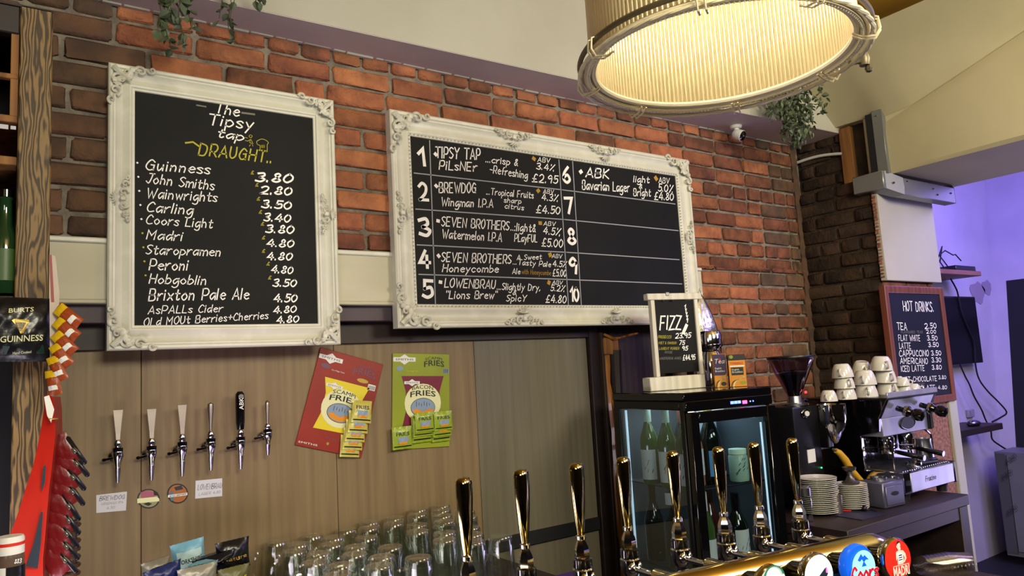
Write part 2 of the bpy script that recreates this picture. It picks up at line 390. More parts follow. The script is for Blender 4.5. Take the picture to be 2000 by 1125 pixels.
mat('pack_yellow', 'cbc464', .25, bump=.5, bs=60, col2='b0a84c', vs=30); mat('pack_green', '8da12c', .25, bump=.5, bs=60)
mat('foil', 'b9b7a5', .2, .9, bump=.8, bs=25); mat('pack_black', '0f1014', .28, bump=.5, bs=30, spec=.6); mat('pack_green_dark', '0f2c22', .35)
mat('pack_orange', '96401a', .35, bump=.4, bs=50); mat('pack_red', '640f12', .3, bump=.25, bs=50); mat('pack_blue', '16204e', .35, bump=.4, bs=30)
mat('pack_lightblue', '6fa7bd', .35, bump=.4, bs=30); mat('pack_grey', '8a8878', .4, .3, bump=.5, bs=30); mat('pack_silver', 'a9aaa8', .3, .6, bump=.6, bs=50)
mat('pack_yellow2', 'd9b41c', .35); mat('gold_print', 'b79a4a', .35, .5)
mat('wicker', '4a2c1a', .6, bump=.6, bs=60); mat('purple_mat', '3c1766', .6)
mat('banana', 'c99a2a', .5); mat('copper_shiny', '9b6a3a', .2, 1)
mat('label_white', 'd8d8d2', .5); mat('cork', 'b08a5c', .7)
mat('tv_screen', '08080c', .3); mat('mesh_dark', '1c1a20', .5); mat('window_glow', '7d7a86', .6)
mat('floor_dark', '15151c', .6, col2='0e0e14', vs=20, bump=.4)
mat('wine_green', '3f5a24', .08, spec=.8, coat=.5); mat('wine_dark', '0d130c', .08, coat=.5); mat('wine_rose', 'b07a6a', .08, coat=.5)
mat('foil_green', 'd2ead0', .35); mat('foil_gold', 'd9cf86', .25, .6)
mat('tea_purple', '33204f', .45); mat('tea_orange', 'd08a1e', .45); mat('tea_black', '1a1518', .45)
mat('lamp_bulb', 'fff0cc', .5, emit=14, ecol='ffdf9c')
mat('led_strip', 'd8f2ff', .5, emit=.9, ecol='d8f0ff'); mat('led_pink', 'ff4a9a', .5, emit=4); mat('led_blue', '6a8aff', .5, emit=2.5); mat('led_red', 'ff2a3a', .5, emit=4); mat('led_green', '3affa0', .5, emit=1.5)
mat('badge_white', 'e8fbff', .3, emit=1.05, ecol='c8f4ff'); mat('badge_red', 'd02418', .3, emit=.75, ecol='e0281c'); mat('badge_blue', '1253c8', .25, emit=.7, ecol='1560e0')
mat('badge_cyan', '8fe0ff', .3, emit=1.0, ecol='7fdcff'); mat('badge_navy', '23303f', .4); mat('badge_green', '2c7a5a', .4, emit=.3); mat('badge_letter_red', 'c8102c', .4, emit=.35)
mat('badge_grey', 'cfd6da', .4, emit=.6)
glassmat('clear_glass', 'f9fbf7', .97, mx_=.8); glassmat('pane_glass', 'e4ecf0', .985, .02, mx_=.4); glassmat('hopper_glass', 'b8a8b8', .8, .08, 'c8b8d8'); glassmat('plastic_cup', 'f8f6f0', .985, .12, mx_=.35)
def shademat():
    m = bpy.data.materials.new('ribbed_glass'); m.use_nodes = True; nt = m.node_tree; N = nt.nodes; L = nt.links; N.clear(); MATS['ribbed_glass'] = m
    o = N.new('ShaderNodeOutputMaterial'); d = N.new('ShaderNodeBsdfDiffuse'); d.inputs[0].default_value = lin('f0e6c4')
    t = N.new('ShaderNodeBsdfTranslucent'); t.inputs[0].default_value = lin('f0e2b4')
    g = N.new('ShaderNodeBsdfGlossy'); g.inputs['Roughness'].default_value = .22; g.inputs[0].default_value = lin('fff4d8')
    a = N.new('ShaderNodeMixShader'); a.inputs[0].default_value = .5; b = N.new('ShaderNodeMixShader'); b.inputs[0].default_value = .3
    L.new(d.outputs[0], a.inputs[1]); L.new(t.outputs[0], a.inputs[2]); L.new(a.outputs[0], b.inputs[1]); L.new(g.outputs[0], b.inputs[2]); L.new(b.outputs[0], o.inputs[0])
shademat()
def backmat():
    m = bpy.data.materials.new('shade_glass'); m.use_nodes = True; nt = m.node_tree; N = nt.nodes; L = nt.links; N.clear(); MATS['shade_glass'] = m
    o = N.new('ShaderNodeOutputMaterial'); d = N.new('ShaderNodeBsdfDiffuse'); d.inputs[0].default_value = lin('c4b98c')
    t = N.new('ShaderNodeBsdfTranslucent'); t.inputs[0].default_value = lin('f6edcc'); a = N.new('ShaderNodeMixShader'); a.inputs[0].default_value = .35
    L.new(d.outputs[0], a.inputs[1]); L.new(t.outputs[0], a.inputs[2]); L.new(a.outputs[0], o.inputs[0])
backmat()
mat('lamp_metal_lit', 'e6dab2', .35, 0); mat('lamp_metal_dark', '6c634c', .4, .5); mat('lamp_cream', 'f2e9c8', .5)  # light on the metal rings is put into the bright cream colour

# ================================================================== THE SETTING
def slab(name, a, b, m, **k): return struct(MB().box(a, b).build(name, m, None, smooth=False), **k)
slab('floor', (-3, -3, -1.75), (9.5, 4.5, -1.65), 'floor_dark', label='dark floor of the bar', cat='floor')
slab('wall_front', (-3, -3.1, -1.65), (9.5, -3, 2.2), 'room_wall', label='unseen dark wall added behind the viewer to be reflected', cat='wall')  # unseen wall added so the brass reflects something dark
slab('wall_left', (-3.1, -3, -1.65), (-3, 4.5, 2.2), 'room_wall', label='unseen dark wall added at the far left to be reflected', cat='wall')  # second unseen wall added for dark reflections
wall_back = slab('wall_back', (-.6, 2.362, .262), (3.66, 2.6, 1.62), 'mortar', label='exposed red brick wall with grey mortar behind the bar', cat='wall')
wb2 = slab('wall_back_lower', (2.68, 2.362, -1.65), (3.66, 2.6, .262), 'mortar', label='lower brick wall beside the bottle fridge and grinder', cat='wall')
wall_alcove = struct(MB().box((-.6, 2.462, -1.65), (2.75, 2.6, .262)).build('wall_alcove', 'alcove_wood', None, smooth=False), 'dark recess under the brick wall lined with wood sheets', 'wall')
MB().box((2.66, 2.365, -1.65), (2.70, 2.47, .262)).build('jamb', 'alcove_wood', wall_alcove, smooth=False)
def brickmesh(L, seed, m, hgt=.064, dep=.03):
    rr = random.Random(seed); mb = MB().box((-L/2, 0, -hgt/2), (L/2, dep, hgt/2), .0085)
    mb.v = [(x+rr.uniform(-.0045, .0045), y+rr.uniform(-.003, .003), z+rr.uniform(-.0042, .0042)) for x, y, z in mb.v]
    return mb.mesh('brick', m, True, 1.2)
BM = {}
def getbrick(kind, m):
    k = (kind, m, R.randrange(4))
    if k not in BM: BM[k] = brickmesh({'s': .211, 'h': .098, 'q': .05}[kind], k[2]*7+3, m, .062)
    return BM[k]
def lay(parent, org, U, u0, u1, z0, z1, matfn, skip=None, anchor=.44):
    """courses of bricks on a vertical face: org + U*u, faces outwards; nominal 225 x 75 mm"""
    Nn = Vector((0, 0, 1)).cross(Vector(U)); ang = math.atan2(U[1], U[0])
    k = math.ceil((z0-anchor)/.075-.4); inv = mw(parent).inverted()
    while anchor+k*.075+.03 < z1+.04:
        zc = anchor+k*.075+.0375; hd = (k % 4 == 1); pitch = .1125 if hd else .225
        u = u0-R.uniform(0, .03)-(.1125 if k % 2 else 0)
        while u < u1-.01:
            kind = 'h' if hd or R.random() < .06 else 's'
            Lk = .1125 if kind == 'h' else .225
            a = max(u, u0); b = min(u+Lk, u1); 
            if b-a > .035:
                uc = (a+b)/2; sc = (b-a-.012)/(Lk-.012)
                hh = 1.0; zz = zc
                top = min(zc+.0375, z1+.02); 
                if top < zc+.036: hh = max(.3, (top-(zc-.0375))/.075); zz = (top+zc-.0375)/2
                bot = max(zc-.0375, z0)
                if bot > zc-.036: hh = max(.3, (zc+.0375-bot)/.075); zz = (bot+zc+.0375)/2
                if not (skip and skip(uc, zz)):
                    o = bpy.data.objects.new('brick', getbrick(kind, matfn(uc, zz))); C.objects.link(o)
                    p = Vector(org)+Vector(U)*uc+Vector((0, 0, zz+R.uniform(-.0015, .0015)))+Nn*0+Vector(U).cross(Vector((0, 0, 1)))*R.uniform(-.003, .004)
                    o.parent = parent; o.location = inv @ p; o.rotation_euler = (0, R.uniform(-.006, .006), ang); o.scale = (sc, 1, hh)
            u += Lk
        k += 1
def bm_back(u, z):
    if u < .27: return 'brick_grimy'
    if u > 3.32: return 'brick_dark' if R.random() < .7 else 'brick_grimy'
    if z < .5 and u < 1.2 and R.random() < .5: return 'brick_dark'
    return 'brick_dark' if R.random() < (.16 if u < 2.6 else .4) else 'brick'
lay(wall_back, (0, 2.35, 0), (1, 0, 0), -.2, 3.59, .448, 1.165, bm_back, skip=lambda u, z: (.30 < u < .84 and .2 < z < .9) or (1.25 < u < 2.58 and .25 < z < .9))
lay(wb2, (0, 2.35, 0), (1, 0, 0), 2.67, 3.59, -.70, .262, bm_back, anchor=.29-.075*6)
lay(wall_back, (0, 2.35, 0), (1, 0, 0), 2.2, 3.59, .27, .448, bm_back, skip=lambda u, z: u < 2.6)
# right-hand pier with dark old brick on its side
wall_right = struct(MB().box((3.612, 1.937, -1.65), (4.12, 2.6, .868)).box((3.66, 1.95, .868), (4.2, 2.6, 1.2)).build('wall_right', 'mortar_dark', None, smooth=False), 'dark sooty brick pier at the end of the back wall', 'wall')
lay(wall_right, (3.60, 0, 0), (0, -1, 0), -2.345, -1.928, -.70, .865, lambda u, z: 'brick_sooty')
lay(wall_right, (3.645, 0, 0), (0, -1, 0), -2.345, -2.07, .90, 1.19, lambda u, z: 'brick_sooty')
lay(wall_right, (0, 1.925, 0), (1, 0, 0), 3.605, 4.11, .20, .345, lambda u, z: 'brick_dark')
# mortar fillet in the inner corner
mbc = MB(); n = 30
n = 60; pts = [(3.600+R.uniform(-.004, .004), 2.352+R.uniform(-.003, .003), -.7+1.86*i/n) for i in range(n+1)]
mbc.tube(pts, [R.uniform(.013, .026) for _ in pts], 7); mbc.build('corner_mortar', 'brick_grimy', wall_right)
# white boarding and chipboard on the front of the pier
t = struct(MB().box((3.585, 1.893, .345), (4.142, 1.925, .815), .003).build('trim_1', 'plaster_white', None), 'white painted board on the front of the brick pier', 'panel')
ed = MB()
for i in range(26): ed.box((3.580+R.uniform(-.003, .003), 1.902, .36+i*.017), (3.59, 1.923, .36+i*.017+R.uniform(.006, .018)), .002)
ed.build('torn_edge', 'chipboard', t)
struct(MB().box((3.62, 1.90, -1.0), (4.045, 1.925, -.20), .002).build('trim_2', 'chipboard', None), 'bare chipboard panel beside the coffee machine', 'panel')
struct(MB().box((4.045, 1.885, -1.3), (4.125, 1.94, .2), .004).build('trim_3', 'plaster_white', None), 'white edge board of the pier lit blue', 'trim')
# soffit box over the back wall
bb = MB()
fy = [(-.6, 2.215), (.545, 2.194), (1.9, 2.16), (3.1, 2.10), (3.66, 2.08)]
v = []; f = []
for x, y in fy: v += [(x, y, 1.165), (x, 2.6, 1.165), (x, y, 1.51+(x-1.8)*.0722+.02), (x, 2.6, 1.7)]
for i in range(len(fy)-1):
    a = 4*i; b = a+4
    f += [(a, b, b+1, a+1), (a, a+2, b+2, b), (a+2, a+3, b+3, b+2)]
bb.add(v, f[::1]); soff = struct(bb.build('ceiling_soffit', ['plaster_white'], None, smooth=False), 'white plastered boxing above the brick wall', 'ceiling')
sb = MB(); v = []; f = []
for x, y in fy: v += [(x, y+.002, 1.163), (x, 2.36, 1.163), (x, y+.002, 1.166), (x, 2.36, 1.166)]
for i in range(len(fy)-1):
    a = 4*i; b = a+4; f += [(a, b, b+1, a+1), (a+2, a+3, b+3, b+2), (a, a+2, b+2, b)]
sb.add(v, f).build('underside', 'plaster_soffit_tinted', soff, smooth=False)
# ragged plaster edge where soffit meets brick
rg = MB()
x = -.1
while x < 3.55:
    l = R.uniform(.03, .12); rg.box((x, 2.338, 1.158+R.uniform(-.002, .003)), (x+l*.9, 2.356, 1.166), .002); x += l
rg.build('ragged_edge', 'plaster_white', soff)
v = [(x, y, 1.51+(x-1.8)*.0722+dz) for dz in (0, .05) for x, y in ((-3, -3), (3.66, -3), (3.66, 2.6), (-3, 2.6))]
struct(MB().add(v, [(3, 2, 1, 0), (4, 5, 6, 7), (0, 1, 5, 4), (1, 2, 6, 5), (2, 3, 7, 6), (3, 0, 4, 7)]).build('ceiling', 'plaster_yellow', None, smooth=False), 'yellow painted ceiling above the beams', 'ceiling')
# right-hand beam running out over the bar
rb = MB(); rb.box((3.60, -3, 1.0), (4.26, 1.93, 1.66)); rb.box((3.60, 1.93, 1.19), (4.26, 2.6, 1.66))
struct(rb.build('ceiling_beam', 'plaster_cream', None, smooth=False), 'cream plastered wall above the beam on the right', 'beam')
lb = MB(); secs = []
for y, zt, pr in ((1.93, 1.02, .0), (1.82, 1.13, .012), (1.69, 1.165, .03), (1.185, 1.33, .045), (.5, 1.56, .05), (.2, 1.64, .05), (-3, 1.64, .05)):
    secs.append([(4.26, y, .868), (3.60-pr*.2, y, .868), (3.60-pr*.6, y, .885), (3.60-pr, y, zt-.06), (3.60-pr*.3, y, zt), (3.64, y, zt+.002), (4.26, y, zt)])
v = [p for s in secs for p in s]; k = 7
f = [(i*k+j, i*k+(j+1) % k, (i+1)*k+(j+1) % k, (i+1)*k+j) for i in range(len(secs)-1) for j in range(k)]+[tuple(reversed(range(k))), tuple(range(len(v)-k, len(v)))]
struct(lb.add(v, f).build('ceiling_beam_lower', 'plaster_cream', None, smooth=True, ang=.5), 'lower cream beam with a rounded plaster edge', 'beam')
ZT_ = ((2.085, 1.19), (1.92, 1.185), (1.82, 1.165), (1.69, 1.175), (1.4, 1.262), (1.185, 1.332), (.9, 1.43), (.7, 1.49))
def zt_at(y):
    for (a, p_), (b, q_) in zip(ZT_, ZT_[1:]):
        if b <= y <= a: return p_+(q_-p_)*(a-y)/(a-b)
    return ZT_[-1][1]
def slopefn(a, b):
    y = 2.085-a*1.385; z = zt_at(y); return (3.597-.347*b, y, z+(1.5-z)*b)
struct(MB().grid(slopefn, 40, 6, flip=True).build('ceiling_slope', 'plaster_cream', None, smooth=True, ang=3), 'sloping plaster between the yellow ceiling and the right beam', 'ceiling')
# far room on the right
FX = [(7.13, 1.1), (6.68, -1.7)]
def xc(z): return 6.99+(z-.53)*.17
v = [(4.1, 2.8, -1.65), (xc(-1.65), 2.8, -1.65), (xc(1.9), 2.8, 1.9), (4.1, 2.8, 1.9), (4.1, 2.9, -1.65), (xc(-1.65), 2.9, -1.65), (xc(1.9), 2.9, 1.9), (4.1, 2.9, 1.9)]
wall_far = struct(MB().add(v, [(0, 1, 2, 3), (7, 6, 5, 4), (0, 4, 5, 1), (1, 5, 6, 2), (2, 6, 7, 3), (3, 7, 4, 0)]).build('wall_far', 'plaster_far', None, smooth=False), 'painted far wall lit purple beyond the pier', 'wall')
bl = MB()
for cx_, cz_, rr in ((onY(1910, 572, 2.797).x, onY(1910, 572, 2.797).z, .13), (onY(1928, 562, 2.797).x, onY(1928, 562, 2.797).z, .09)):
    bl.add([(cx_, 2.797, cz_)]+[(cx_+rr*(1+.2*math.sin(3*a))*math.cos(a), 2.797, cz_+rr*.7*(1+.15*math.cos(5*a))*math.sin(a)) for a in [2*PI*k/18 for k in range(18)]], [(0, 1+(k+1) % 18, 1+k) for k in range(18)])
bl.build('bare_patch', mat('patch_mauve', '8d8090', .8), wall_far, smooth=False)
wr = MB()
yo = onX(1966, 557, 6.99).y
def q4(y0, y1, z0, z1, th=.12, mb=wr):
    v = [(xc(z0), y0, z0), (xc(z0), y1, z0), (xc(z1), y1, z1), (xc(z1), y0, z1)]; v += [(a+th, b, c) for a, b, c in v]
    mb.add(v, [(0, 1, 2, 3), (7, 6, 5, 4), (0, 4, 5, 1), (1, 5, 6, 2), (2, 6, 7, 3), (3, 7, 4, 0)])
q4(-2.5, 2.8, .53, 1.9); q4(yo, 2.8, -1.65, .53); q4(-2.5, yo, -1.65, -1.0)
struct(wr.build('wall_side', 'plaster_far', None, smooth=False), 'side wall of the far room with a window opening', 'wall')
win = struct(bpy.data.objects.new('window_1', None)); C.objects.link(win); win['label'] = 'dark framed window with wire mesh in the far room'; win['category'] = 'window'
fm = MB(); q4(yo-.14, yo, -1.0, .53, .05, fm); q4(yo-1.6, yo-.14, .44, .53, .05, fm); q4(yo-1.6, yo-.14, .16, .24, .05, fm); fm.build('window_frame', 'black_matte', win, smooth=False)
gm = MB(); q4(yo-1.6, yo-.1, -1.0, .5, .01, gm)
gm.v = [(a+.06, b, c) for a, b, c in gm.v]; gm.build('pane', 'window_glow', win, smooth=False)
wm = MB()
for i in range(24): wm.tube([(xc(-1)+.03, yo-.15-i*.04, -1.0), (xc(.5)+.03, yo-.15-i*.04, .5)], .004, 4)
for i in range(36): z = -.95+i*.04; wm.tube([(xc(z)+.025, yo-1.2, z), (xc(z)+.025, yo-.14, z)], .004, 4)
wm.build('wire_mesh', 'mesh_dark', win)
struct(MB().box((4.26, -3, 1.7), (9, 2.8, 1.8)).build('ceiling_far', 'plaster_far', None, smooth=False), 'ceiling of the far room', 'ceiling')

# white painted timber fascia, board in a shade colour beneath it and rail
fa = struct(MB().box((-.5, 2.345, .268), (2.75, 2.40, .432), .003).build('trim_4', 'painted_timber', None), 'cream painted timber fascia between brick and wood panelling', 'trim')
MB().box((-.5, 2.338, .430), (2.75, 2.362, .447), .004).build('moulding', 'frame_white', fa)
MB().box((-.5, 2.340, .258), (2.75, 2.40, .270), .003).build('bottom_lip', 'painted_timber', fa)
struct(MB().box((-.5, 2.375, .205), (2.75, 2.45, .259), .002).build('trim_5', 'fascia_shade', None), 'shaded grey board under the cream fascia', 'trim')
struct(MB().box((-.5, 2.425, .13), (2.1, 2.46, .206), .002).build('trim_6', 'dark_wood', None), 'dark wooden rail at the head of the wood panels', 'trim')
# wood-effect sheets behind the wall taps
xs = [-.5, .33, .93, 1.50, 2.075]
pw = struct(bpy.data.objects.new('wall_panelling', None), 'wood effect sheets lining the recess behind the wall taps', 'panelling'); C.objects.link(pw)
for i in range(4):
    MB().box((xs[i]+.0008, 2.44, -1.1), (xs[i+1]-.0008, 2.462, .135), .0012).build('panel', 'panel_wood_grey' if i == 3 else 'panel_wood', pw)
struct(MB().box((.9, 2.425, -.682), (2.072, 2.441, -.630), .003).build('baseboard_back', 'black_matte', None), 'black strip along the foot of the wood panels', 'baseboard')

# rough wooden pieces at the right end of the recess
t = thing('timber_post', 'dark square timber post at the right edge of the wood panels', 'post', (2.10, 2.42, -1.65))
MB().box((-.022, 0, 0), (.028, .04, 1.84), .003).build('post', 'dark_wood', t)
MB().box((.028, -.02, 0), (.045, .02, 1.80), .004).build('side_board', 'alcove_wood', t)
t = thing('bark_edged_log', 'split log with shiny orange bark edge left of the bottle fridge', 'log', (2.192, 2.41, -1.65))
def logfn(r0, x0, seedv):
    rr = random.Random(seedv); P = []
    for i in range(26): P.append((x0+.006*math.sin(i*.9+seedv)+rr.uniform(-.003, .003), rr.uniform(-.004, .004), i*1.72/25))
    return P, [r0*(1+.2*rr.uniform(-1, 1)) for _ in P]
P, rr_ = logfn(.017, -.03, 3); MB().tube(P, rr_, 7).build('bark', 'bark_wood', t)
P, rr_ = logfn(.028, .012, 5); MB().tube(P, rr_, 8).build('trunk', 'dark_wood', t)
MB().box((-.055, -.02, 1.70), (.03, .02, 1.775), .008).build('burr', 'raw_timber', t)
mb = MB(); mb.tube([(-.055, -.02, 1.79), (-.01, -.03, 1.768), (.03, -.03, 1.772), (.10, -.03, 1.785), (.14, -.03, 1.79)], [.005, .007, .004, .005, .003], 5); mb.build('splinter', 'bark_wood', t)
t = thing('small_bottle_on_hook', 'small dim bottle with red band hung in the dark recess', 'bottle', (2.60, 2.40, -.10))
MB().lathe([(.001, 0), (.03, .0), (.034, .02), (.034, .12), (.03, .16), (.02, .19), (.02, .24), (.001, .24)], 16).build('body', mat('dim_bottle', '5a4a44', .4), t)
MB().lathe([(.0355, .13), (.0355, .155)], 16).build('band', mat('dim_red', '7a2c22', .5), t)

# ================================================================== FRAMED CHALKBOARDS
def scroll(c, r, turns, a0, d, th, n=22):
    P = []; rr = []
    for i in range(n):
        t_ = i/(n-1); a = a0+d*turns*2*PI*t_; q = r*(1-.85*t_)
        P.append((c[0]+q*math.cos(a), c[1]-.004*math.sin(PI*t_), c[2]+q*math.sin(a))); rr.append(th*(1-.55*t_))
    return P, rr
def ornament(parent, x, z, ang, s=1.0, kind='corner', y=-.002):
    mb = MB(); T = trs(x, y, z) @ rotm(ang, 'Y')
    if kind == 'corner':
        for sx in (1, -1):
            for (cx_, cz_, r, a0, d) in ((.030, .012, .017, PI, 1), (.062, .004, .014, PI*.9, -1), (.088, -.004, .010, PI, 1), (.018, .034, .012, -PI/2, -1)):
                if sx == 1: c = (cx_*s, 0, -cz_*s)
                else: c = (cz_*s, 0, -cx_*s)
                P, rr = scroll(c, r*s, 1.15, a0 if sx == 1 else PI/2-a0, d*sx, .0042*s)
                mb.tube(P, rr, 6, T=T)
        for i in range(6):
            a = -PI/4+(i-2.5)*.28; mb.sphere(((.026+.002*i % 3)*s*math.cos(a)*1.2, -.003, (.03)*s*math.sin(a)*1.2), (.008*s, .006*s, .008*s), 8, T=T)
        mb.tube([(0.0*s, 0, -.0*s), (.02*s, -.004, -.02*s), (.04*s, -.002, -.036*s)], [.008*s, .007*s, .002*s], 6, T=T)
    else:
        for sx in (1, -1):
            for (cx_, cz_, r, a0, d) in ((.018, .006, .013, PI/2, -1), (.042, .010, .010, PI/2, -1), (.060, .014, .007, 0, 1)):
                P, rr = scroll((sx*cx_*s, 0, cz_*s), r*s, 1.1, a0 if sx > 0 else PI-a0, d*sx, .0035*s); mb.tube(P, rr, 6, T=T)
        for i in range(7):
            a = PI*(i+.5)/7; mb.tube([(0, 0, -.012*s), (.010*s*math.cos(a), -.003, (-.012-.008*math.sin(a))*s), (.022*s*math.cos(a), -.001, (-.012-.018*math.sin(a))*s)], [.002*s, .0038*s, .001*s], 5, T=T)
        mb.sphere((0, -.001, .004*s), (.009*s, .006*s, .009*s), 8, T=T)
    return mb.build('ornament', 'ornament_white', parent)
PROF = [(0, .042), (0, .004), (.004, 0), (.010, .001), (.013, .006), (.017, .006), (.022, .012), (.034, .016), (.044, .012), (.050, .009), (.054, .010), (.057, .014), (.062, .014), (.064, .020), (.064, .036)]
def frame(parent, W_, H_, prof, m, name='frame', piece=True):
    """mitred moulding; prof: (distance inward, depth back from front)"""
    cn = [((-W_/2, 0), (1, 1)), ((W_/2, 0), (-1, 1)), ((W_/2, H_), (-1, -1)), ((-W_/2, H_), (1, -1))]
    for i in range(4):
        (c0, d0), (c1, d1) = cn[i], cn[(i+1) % 4]; mb = MB(); nn = 14
        v = []
        for k in range(nn+1):
            t_ = k/nn
            for a, y in prof:
                v.append((c0[0]+d0[0]*a+(c1[0]+d1[0]*a-c0[0]-d0[0]*a)*t_, y, c0[1]+d0[1]*a+(c1[1]+d1[1]*a-c0[1]-d0[1]*a)*t_))
        n = len(prof); f = [(k*n+j, (k+1)*n+j, (k+1)*n+j+1, k*n+j+1) for k in range(nn) for j in range(n-1)]
        mb.add(v, f).build('frame_rail', m, parent, ang=.6)
# board 1: draught list
P = 2.318
B1 = thing('framed_chalkboard', 'tall chalkboard in ornate white frame headed Draught, left on the brick wall', 'chalkboard', ((onY(210, 122, P).x+onY(666, 671, P).x)/2, P-.008, onY(206, 685, P).z))
W1 = onY(655, 400, P).x-onY(208, 400, P).x; H1 = onY(210, 122, P).z-onY(206, 685, P).z
def sprof(s): return [(a*s, y) for a, y in PROF]
frame(B1, W1, H1, sprof(1.12), 'frame_white')
MB().box((-W1/2+.05, .018, .05), (W1/2-.05, .032, H1-.05)).build('writing_surface', 'chalkboard', B1, smooth=False)
for cx_, cz_, a in ((-W1/2+.012, H1-.012, 0), (W1/2-.012, H1-.012, PI/2), (W1/2-.012, .012, PI), (-W1/2+.012, .012, -PI/2)): ornament(B1, cx_, cz_, a, 1.15)
ornament(B1, -W1/2+.034, H1*.52, PI/2, 1.0, 'mid'); ornament(B1, W1/2-.034, H1*.52, -PI/2, 1.0, 'mid')
for cx_, cz_ in ((-W1/2+.030, H1-.03), (W1/2-.018, H1-.03), (W1/2-.018, .03)):
    MB().sphere((cx_, -.001, cz_), .0045, 8).build('screw', 'brass_dull', B1)
P0 = (0, B1.location.y+.0172, 0); NY = (0, 1, 0)
def s1(x, y): return (x/2.813, y/2.813)
def s2(x, y): return (x/2.813, 350+y/2.813)
def T1(s, a, b, h, m='chalk', w=.12, **k): return tx(B1, s, a, b, h, m, P0, NY, w=w, **k)
T1('The', (419, 219), (466, 227), 20, w=.13); T1('Tipsy', (405, 243), (493, 252), 21, w=.12); T1('tap', (424, 267), (474, 275), 17, w=.13)
T1('-', (380, 207), (398, 210), 6, 'chalk_dim', w=.15); T1('-', (468, 222), (492, 225), 6, 'chalk_dim', w=.15)
T1('DRAUGHT..', (388, 302), (530, 318), 23, 'chalk_yellow', w=.13)
def poly(parent, pts, m, P0, N, w=.0028, name='lettering'):
    inv = mw(parent).inverted(); Q = [hit(x, y, P0, N) for x, y in pts]; Nn = Vector(N)
    ex = Vector((0, 0, 1)).cross(Nn); ex = -ex.normalized() if ex.dot(_r) < 0 else ex.normalized(); O = Q[0]
    v, f = ribbon([((q-O).dot(ex), q.z-O.z) for q in Q], w)
    return MB().add([inv @ (O+ex*a+Vector((0, 0, b))) for a, b in v], f).build(name, m, parent, smooth=False)
poly(B1, [s1(1020, 785), s1(1060, 780), s1(1095, 805)], 'chalk_yellow', P0, NY, .005)
# little person and hop sketches beside the title
poly(B1, catmull([s1(*q) for q in ((1376, 740), (1386, 747), (1378, 757), (1368, 748), (1376, 740))], 3), 'chalk_yellow', P0, NY, .0016)
for q in (((1347, 772), (1362, 775), (1378, 765), (1390, 790)), ((1345, 755), (1360, 758)), ((1376, 765), (1372, 783), (1385, 790)), ((1376, 795), (1370, 803)), ((1386, 795), (1390, 803))):
    poly(B1, [s1(*p) for p in q], 'chalk_yellow', P0, NY, .0016)
poly(B1, catmull([s1(*q) for q in ((1415, 795), (1410, 778), (1425, 768), (1440, 764), (1460, 770), (1474, 783), (1468, 797), (1466, 830), (1432, 828), (1428, 800), (1415, 795))], 3), 'chalk_yellow', P0, NY, .0018)
for x in (1436, 1444, 1452): poly(B1, [s1(x, 797), s1(x, 812)], 'chalk_yellow', P0, NY, .0016)
for s, a, b, h in (('Guinness', (284, 331), (409, 340), 20), ('John Smiths', (285, 357), (417, 371), 19), ('Wainwrights', (286, 386), (423, 394), 19), ('Carling', (286, 413), (375, 419), 19),
    ('Coors Light', (285, 437), (414, 445), 18), ('Madri', (286, 467), (355, 470), 18), ('Staropramen', (285, 496), (430, 500), 18), ('Peroni', (291, 527), (366, 528), 21),
    ('Hobgoblin', (291, 553), (402, 556), 18), ('Brixton Pale Ale', (290, 587), (485, 584), 22), ('AsPALLs Cider', (289, 613), (434, 609), 15), ('OLd MOUt Berries+Cherries', (281, 637), (523, 622), 15)):
    T1(s, a, b, h, w=.12)
for i, (s, a, b, h) in enumerate((('3.80', (499, 354), (571, 357), 17), ('2.80', (508, 378), (569, 381), 15), ('3.50', (511, 405), (568, 409), 15), ('3.40', (515, 431), (567, 434), 15), ('3.80', (519, 454), (573, 456), 15),
    ('4.80', (521, 481), (573, 483), 14), ('4.80', (521, 507), (570, 508), 14), ('4.80', (530, 532), (571, 535), 14), ('3.50', (533, 559), (578, 560), 14), ('4.50', (535, 589), (579, 590), 15), ('4.80', (534, 612), (578, 610), 13), ('4.80', (540, 631), (583, 629), 13))):
    T1(s, a, b, h, w=.17)
    if i < 9: T1('£', (a[0]-9, a[1]-14), (a[0]-4, a[1]-14), 6, 'chalk_yellow', w=.2)
for i in range(9): T1('.', (268+i*2, 318+i*27.5), (269+i*2, 318+i*27.5), 3, 'chalk_yellow' if i > 4 else 'chalk', w=.6)
T1('-', (262, 638), (290, 640), 5, 'chalk_dim', w=.1)
# board 2: numbered list
TL = onY(758, 213, P); BR = onY(1366, 634, P); W2 = BR.x-TL.x+.02; H2 = onY(758, 213, P).z-onY(777, 641, P).z
B2 = thing('framed_chalkboard', 'wide chalkboard in ornate white frame numbered 1 to 10, right on the brick wall', 'chalkboard', ((TL.x+onY(1357, 500, P).x+.01)/2, P-.008, onY(777, 641, P).z))
W2 = 2*(B2.location.x-onY(768, 430, P).x)
frame(B2, W2, H2, sprof(1.36), 'frame_white')
MB().box((-W2/2+.06, .018, .06), (W2/2-.06, .032, H2-.06)).build('writing_surface', 'chalkboard', B2, smooth=False)
for cx_, cz_, a in ((-W2/2+.014, H2-.014, 0), (W2/2-.014, H2-.014, PI/2), (W2/2-.014, .014, PI), (-W2/2+.014, .014, -PI/2)): ornament(B2, cx_, cz_, a, 1.5)
for u in (.345, .655): ornament(B2, -W2/2+W2*u, H2-.036, 0, 1.35, 'mid'); ornament(B2, -W2/2+W2*u, .036, PI, 1.35, 'mid')
ornament(B2, -W2/2+.038, H2*.52, -PI/2, 1.15, 'mid'); ornament(B2, W2/2-.038, H2*.52, PI/2, 1.15, 'mid')
bd = MB(); nb = 90
for k in range(nb): bd.sphere((-W2/2+.085+(W2-.17)*k/(nb-1), .0085, H2-.079), .0032, 6)
